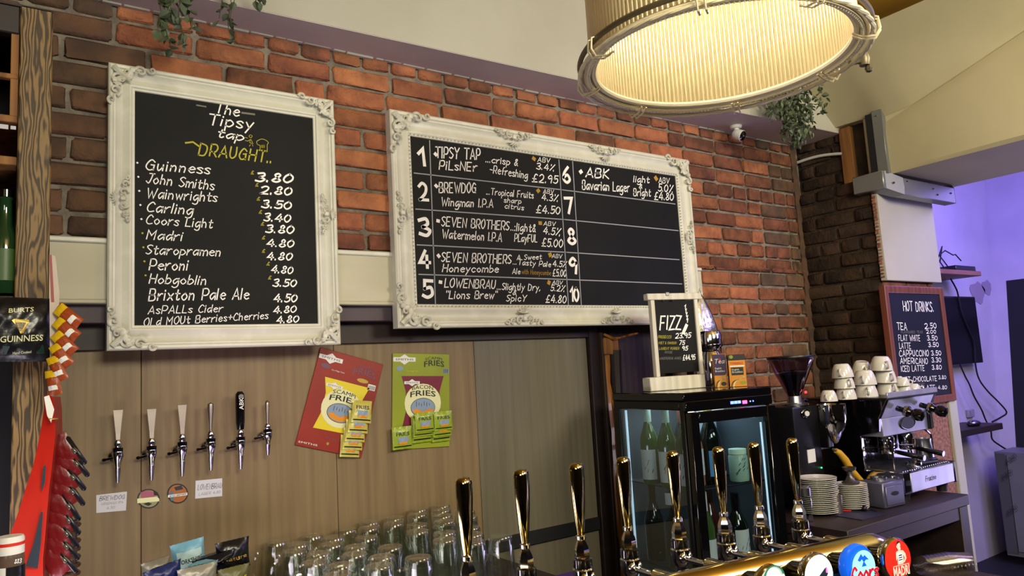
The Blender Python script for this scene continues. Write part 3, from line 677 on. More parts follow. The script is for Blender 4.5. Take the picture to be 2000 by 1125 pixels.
for k in range(nb): bd.sphere((-W2/2+.085+(W2-.17)*k/(nb-1), .0085, .079), .0032, 6)
for k in range(45): bd.sphere((-W2/2+.079, .0085, .085+(H2-.17)*k/44), .0032, 6); bd.sphere((W2/2-.079, .0085, .085+(H2-.17)*k/44), .0032, 6)
o = bd.build('beading', 'frame_white', B2); o['kind'] = 'stuff'
P2 = (0, B2.location.y+.0172, 0)
def c2(x, y): return (650+x/2.344, 180+y/2.344)
def T2(s, a, b, h, m='chalk', w=.1, **k): return tx(B2, s, c2(*a), c2(*b), h/2.344, m, P2, NY, w=w, **k)
for s, a, b, h in (('TIPSY TAP', (470, 300), (675, 308), 50), ('PiLsNEr', (487, 353), (658, 362), 40), ('...crisp &', (700, 320), (848, 338), 30), ('-Refreshing', (718, 368), (890, 396), 34), ('ABV', (938, 318), (993, 323), 20),
    ('3.4%', (932, 352), (1013, 360), 28), ('£2.95', (914, 410), (1028, 418), 36), ('BREWDOG', (487, 460), (656, 460), 46), ('Wingman I.P.A', (497, 520), (733, 528), 38), ('...Tropical Fruits', (703, 468), (918, 486), 30),
    ('sharp', (783, 504), (862, 510), 22), ('citrus', (787, 531), (873, 540), 22), ('ABV', (963, 463), (1010, 465), 18), ('4.3%', (957, 494), (1030, 499), 30), ('£4.50', (932, 552), (1040, 558), 34),
    ('SEVEN BROTHERS', (497, 612), (806, 632), 42), ('Watermelon I.P.A', (500, 668), (773, 684), 40), ('..:light&', (815, 633), (930, 640), 34), ('PLayFUL', (832, 683), (935, 687), 34), ('ABV', (965, 610), (1018, 612), 18),
    ('4.5%', (963, 648), (1040, 656), 32), ('£5.00', (957, 705), (1052, 710), 36), ('SEVEN BROTHERS', (497, 775), (815, 785), 42), ('Honeycombe', (502, 822), (757, 825), 34), ('A Sweet', (843, 768), (955, 764), 22),
    ('...Tasty Pale', (825, 788), (997, 800), 24), ('Ale', (822, 832), (857, 832), 24), ('ABV', (1003, 758), (1048, 760), 17), ('4.5%', (1007, 797), (1068, 801), 26), ('£5.00', (1007, 842), (1068, 845), 32),
    ('LOWENBRAU', (512, 892), (743, 900), 40), ('"Lions Brew"', (517, 945), (750, 945), 36), ('...Slightly Dry,', (752, 904), (950, 908), 30), ('&', (823, 928), (842, 928), 20), ('SpicY', (795, 957), (885, 957), 28),
    ('ABV', (1005, 879), (1050, 880), 16), ('5.2%', (997, 909), (1060, 912), 27), ('£4.80', (975, 962), (1068, 966), 34), ('ABK', (1158, 388), (1263, 395), 42), ('Bavarian Lager', (1142, 445), (1358, 456), 42),
    ('light', (1377, 411), (1448, 415), 28), ('&', (1402, 440), (1418, 441), 18), ('Bright', (1377, 474), (1455, 476), 32), ('ABV', (1492, 414), (1540, 418), 24), ('5.0%', (1490, 452), (1556, 460), 34), ('£4.80', (1472, 491), (1560, 496), 34)):
    T2(s, a, b, h, w=.135)
T2('with Honeycombe', (865, 832), (998, 838), 22, 'chalk_orange', w=.1)
for x, y in ((921, 305), (940, 452), (949, 600), (995, 745), (989, 872), (1479, 395), (471, 285), (473, 430), (481, 590), (484, 750), (493, 870), (1135, 365)):
    T2('.', (x, y), (x+4, y), 10, 'chalk_orange' if x > 900 and x != 1135 else 'chalk', w=.7)
for s, a, b, h in (('1', (398, 333), (420, 334), 74), ('2', (399, 492), (436, 494), 76), ('3', (400, 655), (446, 656), 76), ('4', (400, 802), (446, 803), 76), ('5', (414, 938), (456, 940), 76),
    ('6', (1058, 412), (1086, 415), 70), ('7', (1070, 553), (1102, 553), 68), ('8', (1080, 694), (1112, 695), 68), ('9', (1087, 827), (1118, 829), 68), ('10', (1090, 955), (1128, 957), 60)):
    T2(s, a, b, h, w=.2, slant=.0, jit=0)
for a, b in (((443, 222), (470, 968)), ((1035, 310), (1079, 975)), ((1098, 318), (1138, 978)), ((372, 370), (1050, 447)), ((1050, 447), (1567, 512)), ((380, 535), (1060, 583)), ((1060, 583), (1582, 634)), ((386, 699), (1070, 733)), ((1070, 733), (1586, 767)), ((394, 834), (1078, 858)), ((1078, 858), (1598, 878))):
    poly(B2, [c2(*a), c2(*b)], 'board_line', P2, NY, .0042, 'ruled_line')

# ================================================================== PENDANT LAMP
L0 = LAMPC
t = thing('pendant_lamp', 'large round drum pendant lamp with glowing ribbed glass shade and roped metal rings', 'lamp', tuple(L0))
mb = MB(); nr = 160; RS = .2365; HS = .42
for k in range(nr):
    a = 2*PI*k/nr; c_, s__ = math.cos(a), math.sin(a); mb.tube([(RS*c_, RS*s__, .012), (RS*c_, RS*s__, .012+HS)], .0034, 8)
mb.build('glass_rods', 'ribbed_glass', t, ang=1.5)['kind'] = 'stuff'
MB().lathe([(RS-.0006, .012), (RS-.0006, .012+HS), (RS+.0006, .012+HS), (RS+.0006, .012), (RS-.0006, .012)], 96).build('outer_glass', 'shade_glass', t)
MB().ring((0, 0, .008), .2340, .0062, 80, 8).build('inner_rim', 'lamp_cream', t)
mb = MB().lathe([(.240, -.004), (.2475, -.004), (.2475, .010), (.240, .010), (.240, -.004)], 96)
for k in range(200): a = 2*PI*k/200; mb.sphere((.2435*math.cos(a), .2435*math.sin(a), -.005), .0022, 4)
o = mb.build('beaded_band', 'lamp_cream', t)
MB().ring((0, 0, .002), .2515, .0042, 96, 8).build('metal_ring', 'lamp_metal_lit', t)
mb = MB()   # twisted rope-like outer ring
for ph in (0, PI):
    P = []
    for k in range(300):
        a = 2*PI*k/300; w_ = a*25+ph; P.append(((.2600+.0010*math.cos(w_))*math.cos(a), (.2600+.0010*math.cos(w_))*math.sin(a), -.006+.0012*math.sin(w_)))
    mb.tube(P, .0036, 6, closed=True)
mb.build('roped_ring', 'lamp_metal_lit', t)
MB().ring((0, 0, .016), .2590, .0050, 96, 8).build('dark_ring', 'lamp_metal_dark', t)
for a in (-2.55, -1.85, -1.05, -.30, .55, 1.45, 2.2, 2.9):
    a2 = a; mb = MB(); e = Vector((math.cos(a2), math.sin(a2), 0)); s_ = Vector((-math.sin(a2), math.cos(a2), 0))
    for o_ in (-.006, .006):
        mb.tube([tuple(e*q+s_*o_+Vector((0, 0, z))) for q, z in ((.226, -.004), (.24, -.013), (.262, -.016), (.270, -.004), (.268, .016), (.255, .021))], .0019, 5)
    mb.build('clip', 'lamp_metal_lit', t)
a = -.48; e = Vector((math.cos(a), math.sin(a), 0))
mb = MB(); mb.tube([tuple(e*.262), tuple(e*.285+Vector((0, 0, .004)))], .006, 8); mb.lathe([(.001, -.012), (.009, -.012), (.012, 0), (.009, .012), (.001, .012)], 10, T=trs(*(e*.292+Vector((0, 0, .006)))))
mb.sphere(tuple(e*.30+Vector((0, 0, -.012))), .008, 8); mb.build('screw_knob', 'lamp_metal_dark', t)
MB().lathe([(.03, .43), (RS+.004, .43), (RS+.004, .445), (.03, .445)], 48, close=False).build('top_plate', 'lamp_metal_dark', t)
MB().tube([(0, 0, .43), (0, 0, .93)], .006, 8).build('stem', 'lamp_metal_dark', t)
MB().lathe([(.001, .37), (.02, .37), (.02, .43), (.001, .43)], 12).build('bulb_holder', 'lamp_metal_dark', t)
MB().sphere((0, 0, .33), (.028, .028, .04), 12).build('bulb', 'lamp_bulb', t)

# ================================================================== PLANTS
def leafmesh(k):
    mb = MB(); L_ = .034; w_ = .011+.002*k
    prof = [(0, 0), (.2, .75), (.45, 1), (.75, .6), (1, 0)]
    v = []; f = []
    for q, ww in prof: v += [(-ww*w_, q*L_, .004*ww), (0, q*L_-.0, -.003*math.sin(q*PI)), (ww*w_, q*L_, .004*ww)]
    for i in range(4): f += [(3*i, 3*i+1, 3*i+4, 3*i+3), (3*i+1, 3*i+2, 3*i+5, 3*i+4)]
    return mb.add(v, f).mesh('leaf', 'leaf', True)
LEAF = [leafmesh(k) for k in range(3)]
def hanging(label, stems, loc, leaves_per, s=1.0, group=None, step=.02):
    t = thing('trailing_plant', label, 'plant', loc)
    mb = MB(); n = 0
    for dx, dy, ln in stems:
        P = []; x, y = dx, dy; k = max(4, int(ln/step))
        for i in range(k+1): P.append((x+.006*math.sin(i*.9+dx*50), y+.005*math.cos(i*1.1), .03-ln*i/k)); x += R.uniform(-.004, .004)
        mb.tube(P, .0012, 4)
        for i in range(1, k+1):
            for j in range(leaves_per):
                o = bpy.data.objects.new('leaf', LEAF[n % 3]); n += 1; C.objects.link(o); o.parent = t
                o.location = (P[i][0], P[i][1], P[i][2]+R.uniform(-.01, .01)); q = s*R.uniform(.65, 1.05)
                o.rotation_euler = (R.uniform(-1.6, -.1), R.uniform(-.6, .6), R.uniform(0, 2*PI)); o.scale = (q, q, q)
    up_ = 1.51+(loc[0]-1.8)*.0722-loc[2]-.004
    for dx, dy, ln in stems[::(4 if len(stems) > 10 else 1)]:
        mb.tube([(dx, dy, .03), (dx*.6, dy*.6+.004, .03+(up_-.03)*.5), (dx*.3, dy*.3, up_)], .0012, 4)
        if len(stems) > 10: continue
        for i in range(1, int(up_/.03)):
            o = bpy.data.objects.new('leaf', LEAF[i % 3]); C.objects.link(o); o.parent = t; z_ = i*.03; o.location = (dx*(1-.7*z_/up_), dy*(1-.7*z_/up_), z_+.01); o.rotation_euler = (R.uniform(-1.6, -.1), 0, R.uniform(0, 6.28)); o.scale = (.9, .9, .9)
    MB().sphere((0, 0, up_), (.012, .012, .006), 8).build('ceiling_hook', 'lamp_metal_dark', t)
    mb.build('stems', 'stem', t)
    if len(stems) > 10:
        fm_ = MB()
        for dx, dy, ln in stems:
            for _ in range(16):
                T = trs(dx+R.uniform(-.014, .014), dy+R.uniform(-.03, .02), .02-ln*R.random()*.92) @ Matrix.Rotation(R.uniform(0, 6.28), 4, 'Z') @ Matrix.Rotation(R.uniform(-1.6, -.1), 4, 'X') @ Matrix.Scale(R.uniform(.6, .95), 4)
                me_ = LEAF[R.randrange(3)]; fm_.add([v_.co.copy() for v_ in me_.vertices], [tuple(p_.vertices) for p_ in me_.polygons], T=T)
        fm_.build('small_leaves', 'leaf', t)['kind'] = 'stuff'
    return t
def p_at(x, y, Y): return onY(x, y, Y)
p = p_at(335, -8, 2.10); zb = p_at(330, 112, 2.10).z
hanging('trailing ivy-like plant with the longest strands, leftmost at the ceiling', [(-.035, 0, (p.z-zb)*.72), (0, .01, (p.z-zb)*1.0), (.02, -.01, (p.z-zb)*.95), (.045, 0, (p.z-zb)*.6), (-.015, -.02, (p.z-zb)*.5)], tuple(p), 2, 1.0)
p = p_at(440, -8, 2.10); zb = p_at(440, 100, 2.10).z
hanging('narrow trailing plant between the leftmost one and the short sprig', [(-.015, 0, (p.z-zb)*.6), (.008, .01, (p.z-zb)*1.0), (.022, 0, (p.z-zb)*.7)], tuple(p), 1, .95)
p = p_at(500, -8, 2.08)
hanging('short leafy sprig hanging right of the other two at the top left', [(0, 0, .055), (.028, 0, .04), (-.02, 0, .03)], tuple(p), 1, .9)
p = onY(1560, 172, 1.98)
bs_ = [(-.20+.019*i_+R.uniform(-.006, .006), R.uniform(-.05, .06), (.13, .17, .19, .22, .25, .26, .29, .31, .32, .32, .30, .29, .26, .24, .21, .19, .16)[i_]) for i_ in range(17)]
hanging('bushy trailing plant behind the lamp in the corner above the pier', bs_, tuple(p), 1, 1.0, step=.0150)

# ================================================================== SECURITY CAMERA
p = onZ(1437, 246, 1.163)
t = thing('security_camera', 'small white dome security camera on the soffit near the corner', 'camera', tuple(p))
MB().lathe([(.001, 0), (.030, 0), (.030, -.008), (.024, -.014), (.001, -.014)], 20).build('base', 'white_print', t)
MB().tube([(0, 0, -.012), (.004, -.004, -.03)], .013, 10).build('neck', 'white_print', t)
ax = (Vector((.15, -1.0, -.55))).normalized(); T = trs(.006, -.008, -.048) @ ax.to_track_quat('Z', 'Y').to_matrix().to_4x4()
MB().lathe([(.001, -.03), (.016, -.03), (.026, -.018), (.028, .0), (.028, .022), (.026, .024)], 20, T=T).build('housing', 'white_print', t)
MB().lathe([(.026, .022), (.024, .026), (.018, .028), (.001, .029)], 20, T=T).build('lens_cover', 'black_gloss', t)
MB().sphere((0, 0, .027), (.008, .008, .004), 8, T=T).build('lens', 'chrome', t)

# ================================================================== CORNER: cable, timber, trunking
a = onX(1556, 318, 3.63); b = onX(1645, 300, 3.63)
t = MB().tube([tuple(a+(b-a)*k/8+Vector((0, 0, .012*math.sin(PI*k/8)-.0)))for k in range(9)], .008, 8).build('cable_conduit', 'white_cable'); tag(t, 'short white conduit bridging the hole in the brick corner', 'pipe')
y_ = onX(1655, 300, 3.63).y
t = MB().box((3.625, y_-.03, .872), (3.66, y_+.035, 1.185), .004).build('timber_batten', 'raw_timber'); tag(t, 'rough orange timber batten in the hole above the pier', 'batten')
t = thing('vertical_trunking', 'upright metal cable trunking with loose wires at the end of the beam', 'trunking', (3.60, 1.865, .87))
mb = MB().box((-.035, -.05, 0), (.03, -.046, .33), .002); mb.box((-.035, -.05, 0), (-.031, .0, .33), .001); mb.box((-.02, .035, 0), (.03, .04, .33)); mb.box((.02, -.05, 0), (.03, .04, .33)); mb.build('channel', 'trunking', t)
for dx in (0, .012, .02): MB().tube([(-.012, .005+dx*.5, .31), (-.018+dx, .0, .2), (-.012, .012, .1), (-.02, .004+dx, .02)], .0022, 5).build('wire', 'white_cable', t)
MB().sphere((-.037, -.025, .30), .005, 8).build('screw', 'chrome', t)
MB().box((-.034, .0, .0), (-.025, .035, .32)).build('dark_gap', 'black_matte', t)  # black strip stands for the shade inside the open channel
t = thing('bent_trunking', 'grey metal trunking elbow wrapping the head of the pier', 'trunking', (3.57, 1.86, .80))
for (x0, y0, x1, y1) in ((-.02, .01, .02, .13),): MB().box((x0-.01, y0-.04, -.005), (x1, y1, .085), .004).build('left_section', 'trunking', t)
mb = MB(); v = [(-.01, -.03, -.005), (.07, -.075, -.04), (.07, -.015, -.04), (-.01, .05, -.005), (-.01, -.03, .085), (.07, -.075, .045), (.07, -.015, .045), (-.01, .05, .085)]
mb.add(v, [(3,2,1,0),(4,5,6,7),(0,1,5,4),(1,2,6,5),(2,3,7,6),(3,0,4,7)]).build('corner_section', 'trunking', t, smooth=False)
MB().box((.07, -.075, -.04), (.60, -.015, .045), .003).build('front_section', 'trunking', t)
mb = MB(); mb.add([(.60, -.075, -.04), (.66, -.04, .0), (.66, .03, .0), (.60, -.015, -.04), (.60, -.075, .045), (.66, -.04, .075), (.66, .03, .075), (.60, -.015, .045)], [(3,2,1,0),(4,5,6,7),(0,1,5,4),(1,2,6,5),(2,3,7,6),(3,0,4,7)]).build('end_section', 'trunking', t, smooth=False)
for x, z in ((.02, .02), (.10, .028), (.36, .015), (.40, -.012), (.55, .01)): MB().sphere((x, -.077 if x > .06 else -.053, z), .006, 8).build('screw', 'chrome', t)

# ================================================================== WALL TAPS
def walltap(kind):
    """kind: paddle, round, black, slim. origin on the wall at the shank"""
    t = thing('wall_beer_tap', '', 'beer tap')
    MB().lathe([(.001, 0), (.020, 0), (.018, .006), (.001, .006)], 16, T=rotm(PI/2, 'X')).build('flange', 'chrome', t)
    MB().tube([(0, 0, 0), (0, -.045, 0)], .0085, 10).build('shank', 'chrome', t)
    T = trs(0, -.048, 0)
    MB().lathe([(.001, -.038), (.006, -.038), (.0085, -.02), (.012, -.004), (.0135, .012), (.012, .024), (.009, .030), (.001, .030)], 14, T=T).build('body', 'chrome', t)
    sp = MB().tube([(0, -.048, -.034), (0, -.047, -.055), (0, -.046, -.082)], [.0075, .0062, .0042], 10)
    sp.build('spout', 'steel', t)
    MB().lathe([(.001, .018), (.0128, .018), (.0128, .030), (.001, .030)], 14, T=T).build('collar', 'black_gloss', t)
    MB().tube([(-.028, -.03, -.006), (-.012, -.04, -.002)], .004, 8).sphere((-.030, -.029, -.006), .006, 8).build('flow_lever', 'black_gloss', t)
    MB().lathe([(.008, .030), (.0105, .042), (.006, .056), (.001, .058)], 12, T=T).build('ferrule', 'chrome', t)
    if kind == 'paddle':
        mb = MB(); v = []; f = []
        for w_, d_, z in ((.0045, .0045, .052), (.0055, .004, .075), (.0105, .0035, .14), (.0115, .0035, .152)):
            v += [(-w_, -.048-d_, z), (w_, -.048-d_, z), (w_, -.048+d_, z), (-w_, -.048+d_, z)]
        for i in range(3):
            for j in range(4): f.append((4*i+j, 4*i+(j+1) % 4, 4*i+4+(j+1) % 4, 4*i+4+j))
        f += [(3, 2, 1, 0), (12, 13, 14, 15)]; mb.add(v, f).build('handle', 'steel_paddle', t, smooth=False)
    elif kind == 'black':
        MB().lathe([(.001, .052), (.010, .056), (.0125, .08), (.0135, .16), (.0125, .180), (.007, .189), (.001, .190)], 16, T=T).build('handle', 'black_gloss', t)
    else:
        r = .0085 if kind == 'round' else .0062
        MB().lathe([(.001, .052), (.004, .055), (.0045, .075), (r, .14), (r*.9, .152), (.001, .157)], 14, T=T).build('handle', 'steel_paddle', t)
    return t
WT = [(230, 893, 801, 'paddle', 'leftmost chrome wall tap with flat paddle handle, above the left paper sign'), (296, 889, 799, 'paddle', 'second wall tap from the left with flat purple-reflecting handle'), (356, 881, 791, 'paddle', 'third wall tap from the left with flat handle above the orange round clip'),
      (412, 873, 786, 'round', 'fourth wall tap from the left with rounded chrome handle'), (470, 870, 764, 'black', 'wall tap with the tall black handle and white letters'), (523, 852, 782, 'slim', 'rightmost wall tap with the slimmest handle')]
for x, y, yt, kind, lab in WT:
    t = walltap(kind); t['label'] = lab; t['group'] = 'chrome taps mounted in a row on the wood panel'
    q = onY(x, y, 2.392); t.location = (q.x, 2.44, q.z)
    top = onY(x, yt, 2.392).z; hh = {'paddle': .152, 'black': .190}.get(kind, .157); s = (top-q.z)/hh; t.scale = (1.08, 1, s)
    if kind == 'black':
        P0_ = (0, 2.44-.048-.0150, 0)
        v, f = bfont('ABK', .01); inv = mw(t).inverted(); A = Vector((q.x+.0065, 2.44-.064, q.z+.125*s))
        MB().add([inv @ (A+Vector((-.013*yy_, 0, .038*xx_))) for xx_, yy_ in v], f).build('lettering', 'white_print', t, smooth=False)
        MB().lathe([(.0, 0), (.0075, 0), (.0075, .0012), (0, .0012)], 14, T=trs(0, -.0615, .172) @ rotm(PI/2, 'X')).build('round_badge', 'steel', t)

# paper signs and round pump clips on the wood
PW = (0, 2.4385, 0)
def flat_sign(name, label, cat, pts, m, group=None):
    q = [hit(x, y, PW, NY) for x, y in pts]; c = sum(q, Vector())/len(q)
    t = thing(name, label, cat, (c.x, 2.4395, min(p.z for p in q)), group=group)
    n = len(q); inv = mw(t).inverted(); v = [inv @ Vector((p.x, 2.4395, p.z)) for p in q]+[inv @ Vector((p.x, 2.4380, p.z)) for p in q]
    MB().add(v, [tuple(range(n))]+[tuple(reversed(range(n, 2*n)))]+[(i, (i+1) % n, (i+1) % n+n, i+n) for i in range(n)]).build('sheet', m, t, smooth=False); return t
PS = (0, 2.4378, 0)
t = flat_sign('paper_sign', 'small white paper sign pinned below the leftmost wall tap', 'sign', [(188, 967), (248, 960), (246, 997), (188, 1002)], 'white_paper', 'small handwritten paper signs under the wall taps')
tx(t, 'BREWDOG', (194, 978), (243, 974), 8, 'ink_grey', PS, NY, w=.16); tx(t, 'WINGMAN IPA', (197, 987), (240, 983), 5, 'ink_grey', PS, NY, w=.12); tx(t, '4.50', (208, 995), (224, 993), 5, 'ink_grey', PS, NY, w=.12)
t = flat_sign('paper_sign', 'small white paper sign pinned right of the orange round clip', 'sign', [(382, 939), (434, 934), (434, 969), (381, 974)], 'white_paper', 'small handwritten paper signs under the wall taps')
tx(t, 'LOWENBRAU', (386, 957), (433, 953), 10, 'ink_grey', PS, NY, w=.14); tx(t, 'LAGER 4.80', (388, 968), (430, 963), 5, 'ink_grey', PS, NY, w=.12)
def roundclip(label, cx_, cy_, rx_, ry_, rim, base, parts):
    t = flat_sign('pump_clip', label, 'pump clip', [(cx_+rx_*math.cos(2*PI*k/28), cy_+ry_*math.sin(2*PI*k/28)) for k in range(28)], rim, 'round pump clips on the wood panel')
    e = Vector((0, -.0004, 0))
    for i, (pts, m) in enumerate([([(cx_+rx_*.88*math.cos(2*PI*k/28), cy_+ry_*.88*math.sin(2*PI*k/28)) for k in range(28)], base)]+parts):
        quadpoly(t, pts, m, (0, 2.4378-.0005*i, 0), NY, 'print', .0004)
    return t
roundclip('round pink and green pump clip with white band, left of the orange one', 290, 974, 22, 19, 'black_print', mat('clip_green', '8a8a62', .5), [([(274, 962), (288, 957), (303, 962), (303, 972), (276, 973)], mat('clip_pink', '9a5468', .5)), ([(268, 974), (306, 970), (311, 974), (311, 979), (268, 983)], 'cream_print'), ([(300, 960), (308, 962), (309, 968), (301, 967)], 'black_print'), ([(280, 984), (290, 988), (297, 984), (290, 981)], 'black_print')])
t = roundclip('round orange pump clip with white band under the third wall tap', 347, 964, 20.5, 19.5, 'black_print', mat('clip_orange', '9c5a22', .5), [([(329, 963), (337, 958), (340, 978), (334, 978)], mat('clip_blue', '4c6a80', .5)), ([(328, 967), (366, 962), (366, 967), (328, 972)], 'white_print'), ([(340, 952), (354, 948), (358, 955), (344, 958)], 'badge_navy')])
tx(t, 'SEVEN BROTHERS', (331, 971), (364, 966), 3, 'black_print', (0, 2.4356, 0), NY, w=.15)

# ================================================================== SNACK CARDS
def bagfn(w, h, d, seed=0, pinch=.0):
    rr = random.Random(seed); ph = [rr.uniform(0, 6.28) for _ in range(6)]
    def S(u, v):   # u,v in -1..1 -> depth
        b = max(0, (1-abs(u)**2.4))**.7*max(0, (1-abs(v)**2.6))**.7
        wr_ = .10*math.sin(7*u+ph[0]+3*v)*math.cos(5*v+ph[1])+.06*math.sin(13*u-9*v+ph[2])
        return d*b*(1+wr_)
    def X(u, v): return w/2*u*(1-pinch*(1-abs(v)**3))
    return S, X
def bag(w, h, d, m, seed=0, parent=None, name='packet', crimp=.06, pinch=.06, mb=None, T=None, n=14):
    """packet standing in local xz plane, z 0..h, bulging to -y and +y; crimped ends"""
    S, X = bagfn(w, h, d, seed, pinch); own = mb is None; mb = mb or MB()
    for sg in (-1, 1):
        def fn(a, b, sg=sg):
            u = 2*a-1; v = 2*b-1; vv = max(-1, min(1, v/(1-crimp))); y = sg*S(u, vv) if abs(vv) < 1 else sg*.0006
            if abs(vv) >= 1: y += .0016*math.sin(a*70)
            return (X(u, v), y, (b)*h)
        mb.grid(fn, n, n, flip=(sg > 0), T=T)
    if own: return mb.build(name, m, parent, ang=1.2), S, X
    return mb, S, X
def card(label, quad, m, printer):
    q = [hit(x, y, (0, 2.436, 0), NY) for x, y in quad]   # tl tr br bl
    ex = ((q[1]-q[0])+(q[2]-q[3]))/2; ez = ((q[0]-q[3])+(q[1]-q[2]))/2
    ang = -math.atan2(ex.z, ex.x); c = (q[3]+q[2])/2
    t = thing('snack_card', label, 'snack card', (c.x, 2.4335, c.z), ry=ang)
    w_, h_ = ex.length, ez.length
    mb = MB().box((-w_/2, 0, 0), (w_/2, .004, h_), .0012); mb.build('backing_card', m, t)
    printer(t, w_, h_); return t
def flatp(t, pts, m, y, name='print'):
    v = [(a, y, b) for a, b in pts]; n = len(v); v += [(a, y+.0004, b) for a, b in pts]
    return MB().add(v, [tuple(range(n)), tuple(reversed(range(n, 2*n)))]+[(i, i+n, (i+1) % n+n, (i+1) % n) for i in range(n)]).build(name, m, t, smooth=False)
def lt(t, s, x, z, w_, h_, m, y, bf=True, bold=.0, arc=0, ang=0, **k):
    M = mw(t); r3 = M.to_3x3(); ex = Vector((math.cos(ang), 0, math.sin(ang))); ez = Vector((-math.sin(ang), 0, math.cos(ang)))
    return letters(t, s, M @ Vector((x, y, z)), r3 @ (ex*w_), r3 @ (ez*h_), m, bf=bf, bold=bold, arc=arc, **k)
def ell(cx_, cz_, rx_, rz_, n=24): return [(cx_+rx_*math.cos(2*PI*k/n), cz_+rz_*math.sin(2*PI*k/n)) for k in range(n)]
def bigbag(t, x0, z0, w_, h_, top, mid, name1, cr=0):
    """printed picture of a snack bag on the card"""
    y = -.0006
    P = [(x0+.02*w_, z0+.0*h_), (x0+w_*.98, z0+.02*h_), (x0+w_*.90, z0+h_*.3), (x0+w_*.90, z0+h_*.7), (x0+w_, z0+h_), (x0, z0+h_), (x0+w_*.1, z0+h_*.7), (x0+w_*.1, z0+h_*.3)]
    flatp(t, P, top, y)
    flatp(t, ell(x0+w_*.5, z0+h_*.47, w_*.43, h_*.38), mid, y-.0006)
    flatp(t, ell(x0+w_*.5, z0+h_*.38, w_*.29, h_*.19), 'black_print', y-.0012); flatp(t, ell(x0+w_*.5, z0+h_*.38, w_*.28, h_*.18), 'blue_print', y-.0016)
    flatp(t, [(x0+w_*.24, z0+h_*.34), (x0+w_*.35, z0+h_*.36), (x0+w_*.5, z0+h_*.30), (x0+w_*.65, z0+h_*.36), (x0+w_*.76, z0+h_*.34), (x0+w_*.68, z0+h_*.25), (x0+w_*.5, z0+h_*.21), (x0+w_*.32, z0+h_*.25)], 'orange_print', y-.002)
    for k in range(6): flatp(t, [(x0+w_*(.34+.06*k), z0+h_*(.40+.02*(k % 2))), (x0+w_*(.35+.06*k), z0+h_*(.40+.02*(k % 2))), (x0+w_*(.35+.06*k), z0+h_*(.50-.02*(k % 3))), (x0+w_*(.34+.06*k), z0+h_*(.50-.02*(k % 3)))], 'badge_navy', y-.002)
    lt(t, name1, x0+w_*.24, z0+h_*.72, w_*.5, h_*.075, 'black_print', y-.0014, arc=.4)
    lt(t, 'FRIES', x0+w_*.20, z0+h_*.585, w_*.6, h_*.105, 'black_print', y-.0014, bold=.012, arc=.3)
    lozenge(t, x0+w_*.06, z0+h_*.80, w_*.36, h_*.14, y-.0014)
def lozenge(t, x, z, w_, h_, y):
    flatp(t, [(x, z+h_*.3), (x+w_*.3, z+h_*.3), (x+w_*.5, z), (x+w_*.7, z+h_*.3), (x+w_, z+h_*.3), (x+w_, z+h_*.7), (x+w_*.7, z+h_*.7), (x+w_*.5, z+h_), (x+w_*.3, z+h_*.7), (x, z+h_*.7)], 'white_print', y)
    lt(t, 'SMITHS', x+w_*.1, z+h_*.4, w_*.8, h_*.2, 'purple_print', y-.0006)
def minibag(parentlabel, world, ang, w_, h_, m, seed, txt='FRIES', d=.010, tilt=0):
    t = thing('snack_packet', parentlabel, 'crisp packet', tuple(world), ry=ang)
    t.rotation_euler = (tilt, ang, 0)
    o, S, X = bag(w_, h_, d, m, seed, t, 'wrapper', pinch=.03)
    z0, wd__, = .60*h_, w_*.66; v, f = bfont(txt, .012)
    def on(a, b, e=.0012): return (a, -S(max(-.98, min(.98, 2*a/w_)), max(-.98, min(.98, (2*b/h_-1)/.94)))-e, b)
    MB().add([on(-wd__/2+x*wd__, z0+y*h_*.16) for x, y in v], f).build('lettering', 'black_print', t, smooth=False)
    mb = MB(); mb.grid(lambda a, b: on((a-.5)*w_*.5, h_*.28+b*h_*.26), 8, 6); mb.build('print', 'blue_print', t)
    mb = MB(); mb.grid(lambda a, b: on((a-.5)*w_*.42, h_*.22+b*h_*.1, .0018), 8, 3); mb.build('print', 'orange_print', t)
    mb = MB(); mb.grid(lambda a, b: on((a-.5)*w_*.88, h_*.10+b*h_*.05, .0014), 8, 1); mb.build('print', 'black_print', t)
    return t
def red_print(t, w_, h_):
    lozenge(t, -w_*.49, h_*.86, w_*.36, h_*.11, -.0006)
    lt(t, 'SCAMPI', w_*.10, h_*.885, w_*.26, h_*.035, 'purple_print', -.0008, arc=.5); lt(t, 'FRIES', w_*.06, h_*.815, w_*.36, h_*.06, 'purple_print', -.0008, bold=.012, arc=.4)
    flatp(t, ell(w_*.24, h_*.775, w_*.09, h_*.022), 'gold_print', -.0006); flatp(t, ell(-w_*.36, h_*.83, w_*.07, h_*.025), 'purple_print', -.0006)
    lt(t, 'One Huge Taste', -w_*.26, h_*.80, w_*.2, h_*.014, 'white_print', -.0008)
    flatp(t, [(w_*.34, h_*.70), (w_*.46, h_*.70), (w_*.46, h_*.76), (w_*.34, h_*.76)], 'white_print', -.0006)
    for k in range(7): flatp(t, [(w_*(.352+.015*k), h_*.705), (w_*(.359+.015*k), h_*.705), (w_*(.359+.015*k), h_*.748), (w_*(.352+.015*k), h_*.748)], 'black_print', -.001)
    bigbag(t, -w_*.33, h_*.20, w_*.70, h_*.52, 'yellow_print', 'cream_print', 'SCAMPI')
    lt(t, 'Try our other flavours', -w_*.10, h_*.125, w_*.50, h_*.022, 'purple_print', -.0008)
    lt(t, 'SMITHS', -w_*.47, h_*.03, w_*.28, h_*.018, 'white_print', -.0008)
    MB().lathe([(0, 0), (.005, 0), (.005, .001), (0, .001)], 14, T=trs(-w_*.05, -.0004, h_*.075) @ rotm(PI/2, 'X')).build('hole', 'gold_print', t)
RC = card('dark red snack card with a printed yellow snack bag, tilted on the wood panel', [(628, 680), (752, 712), (704, 896), (577, 868)], 'red_card', red_print)
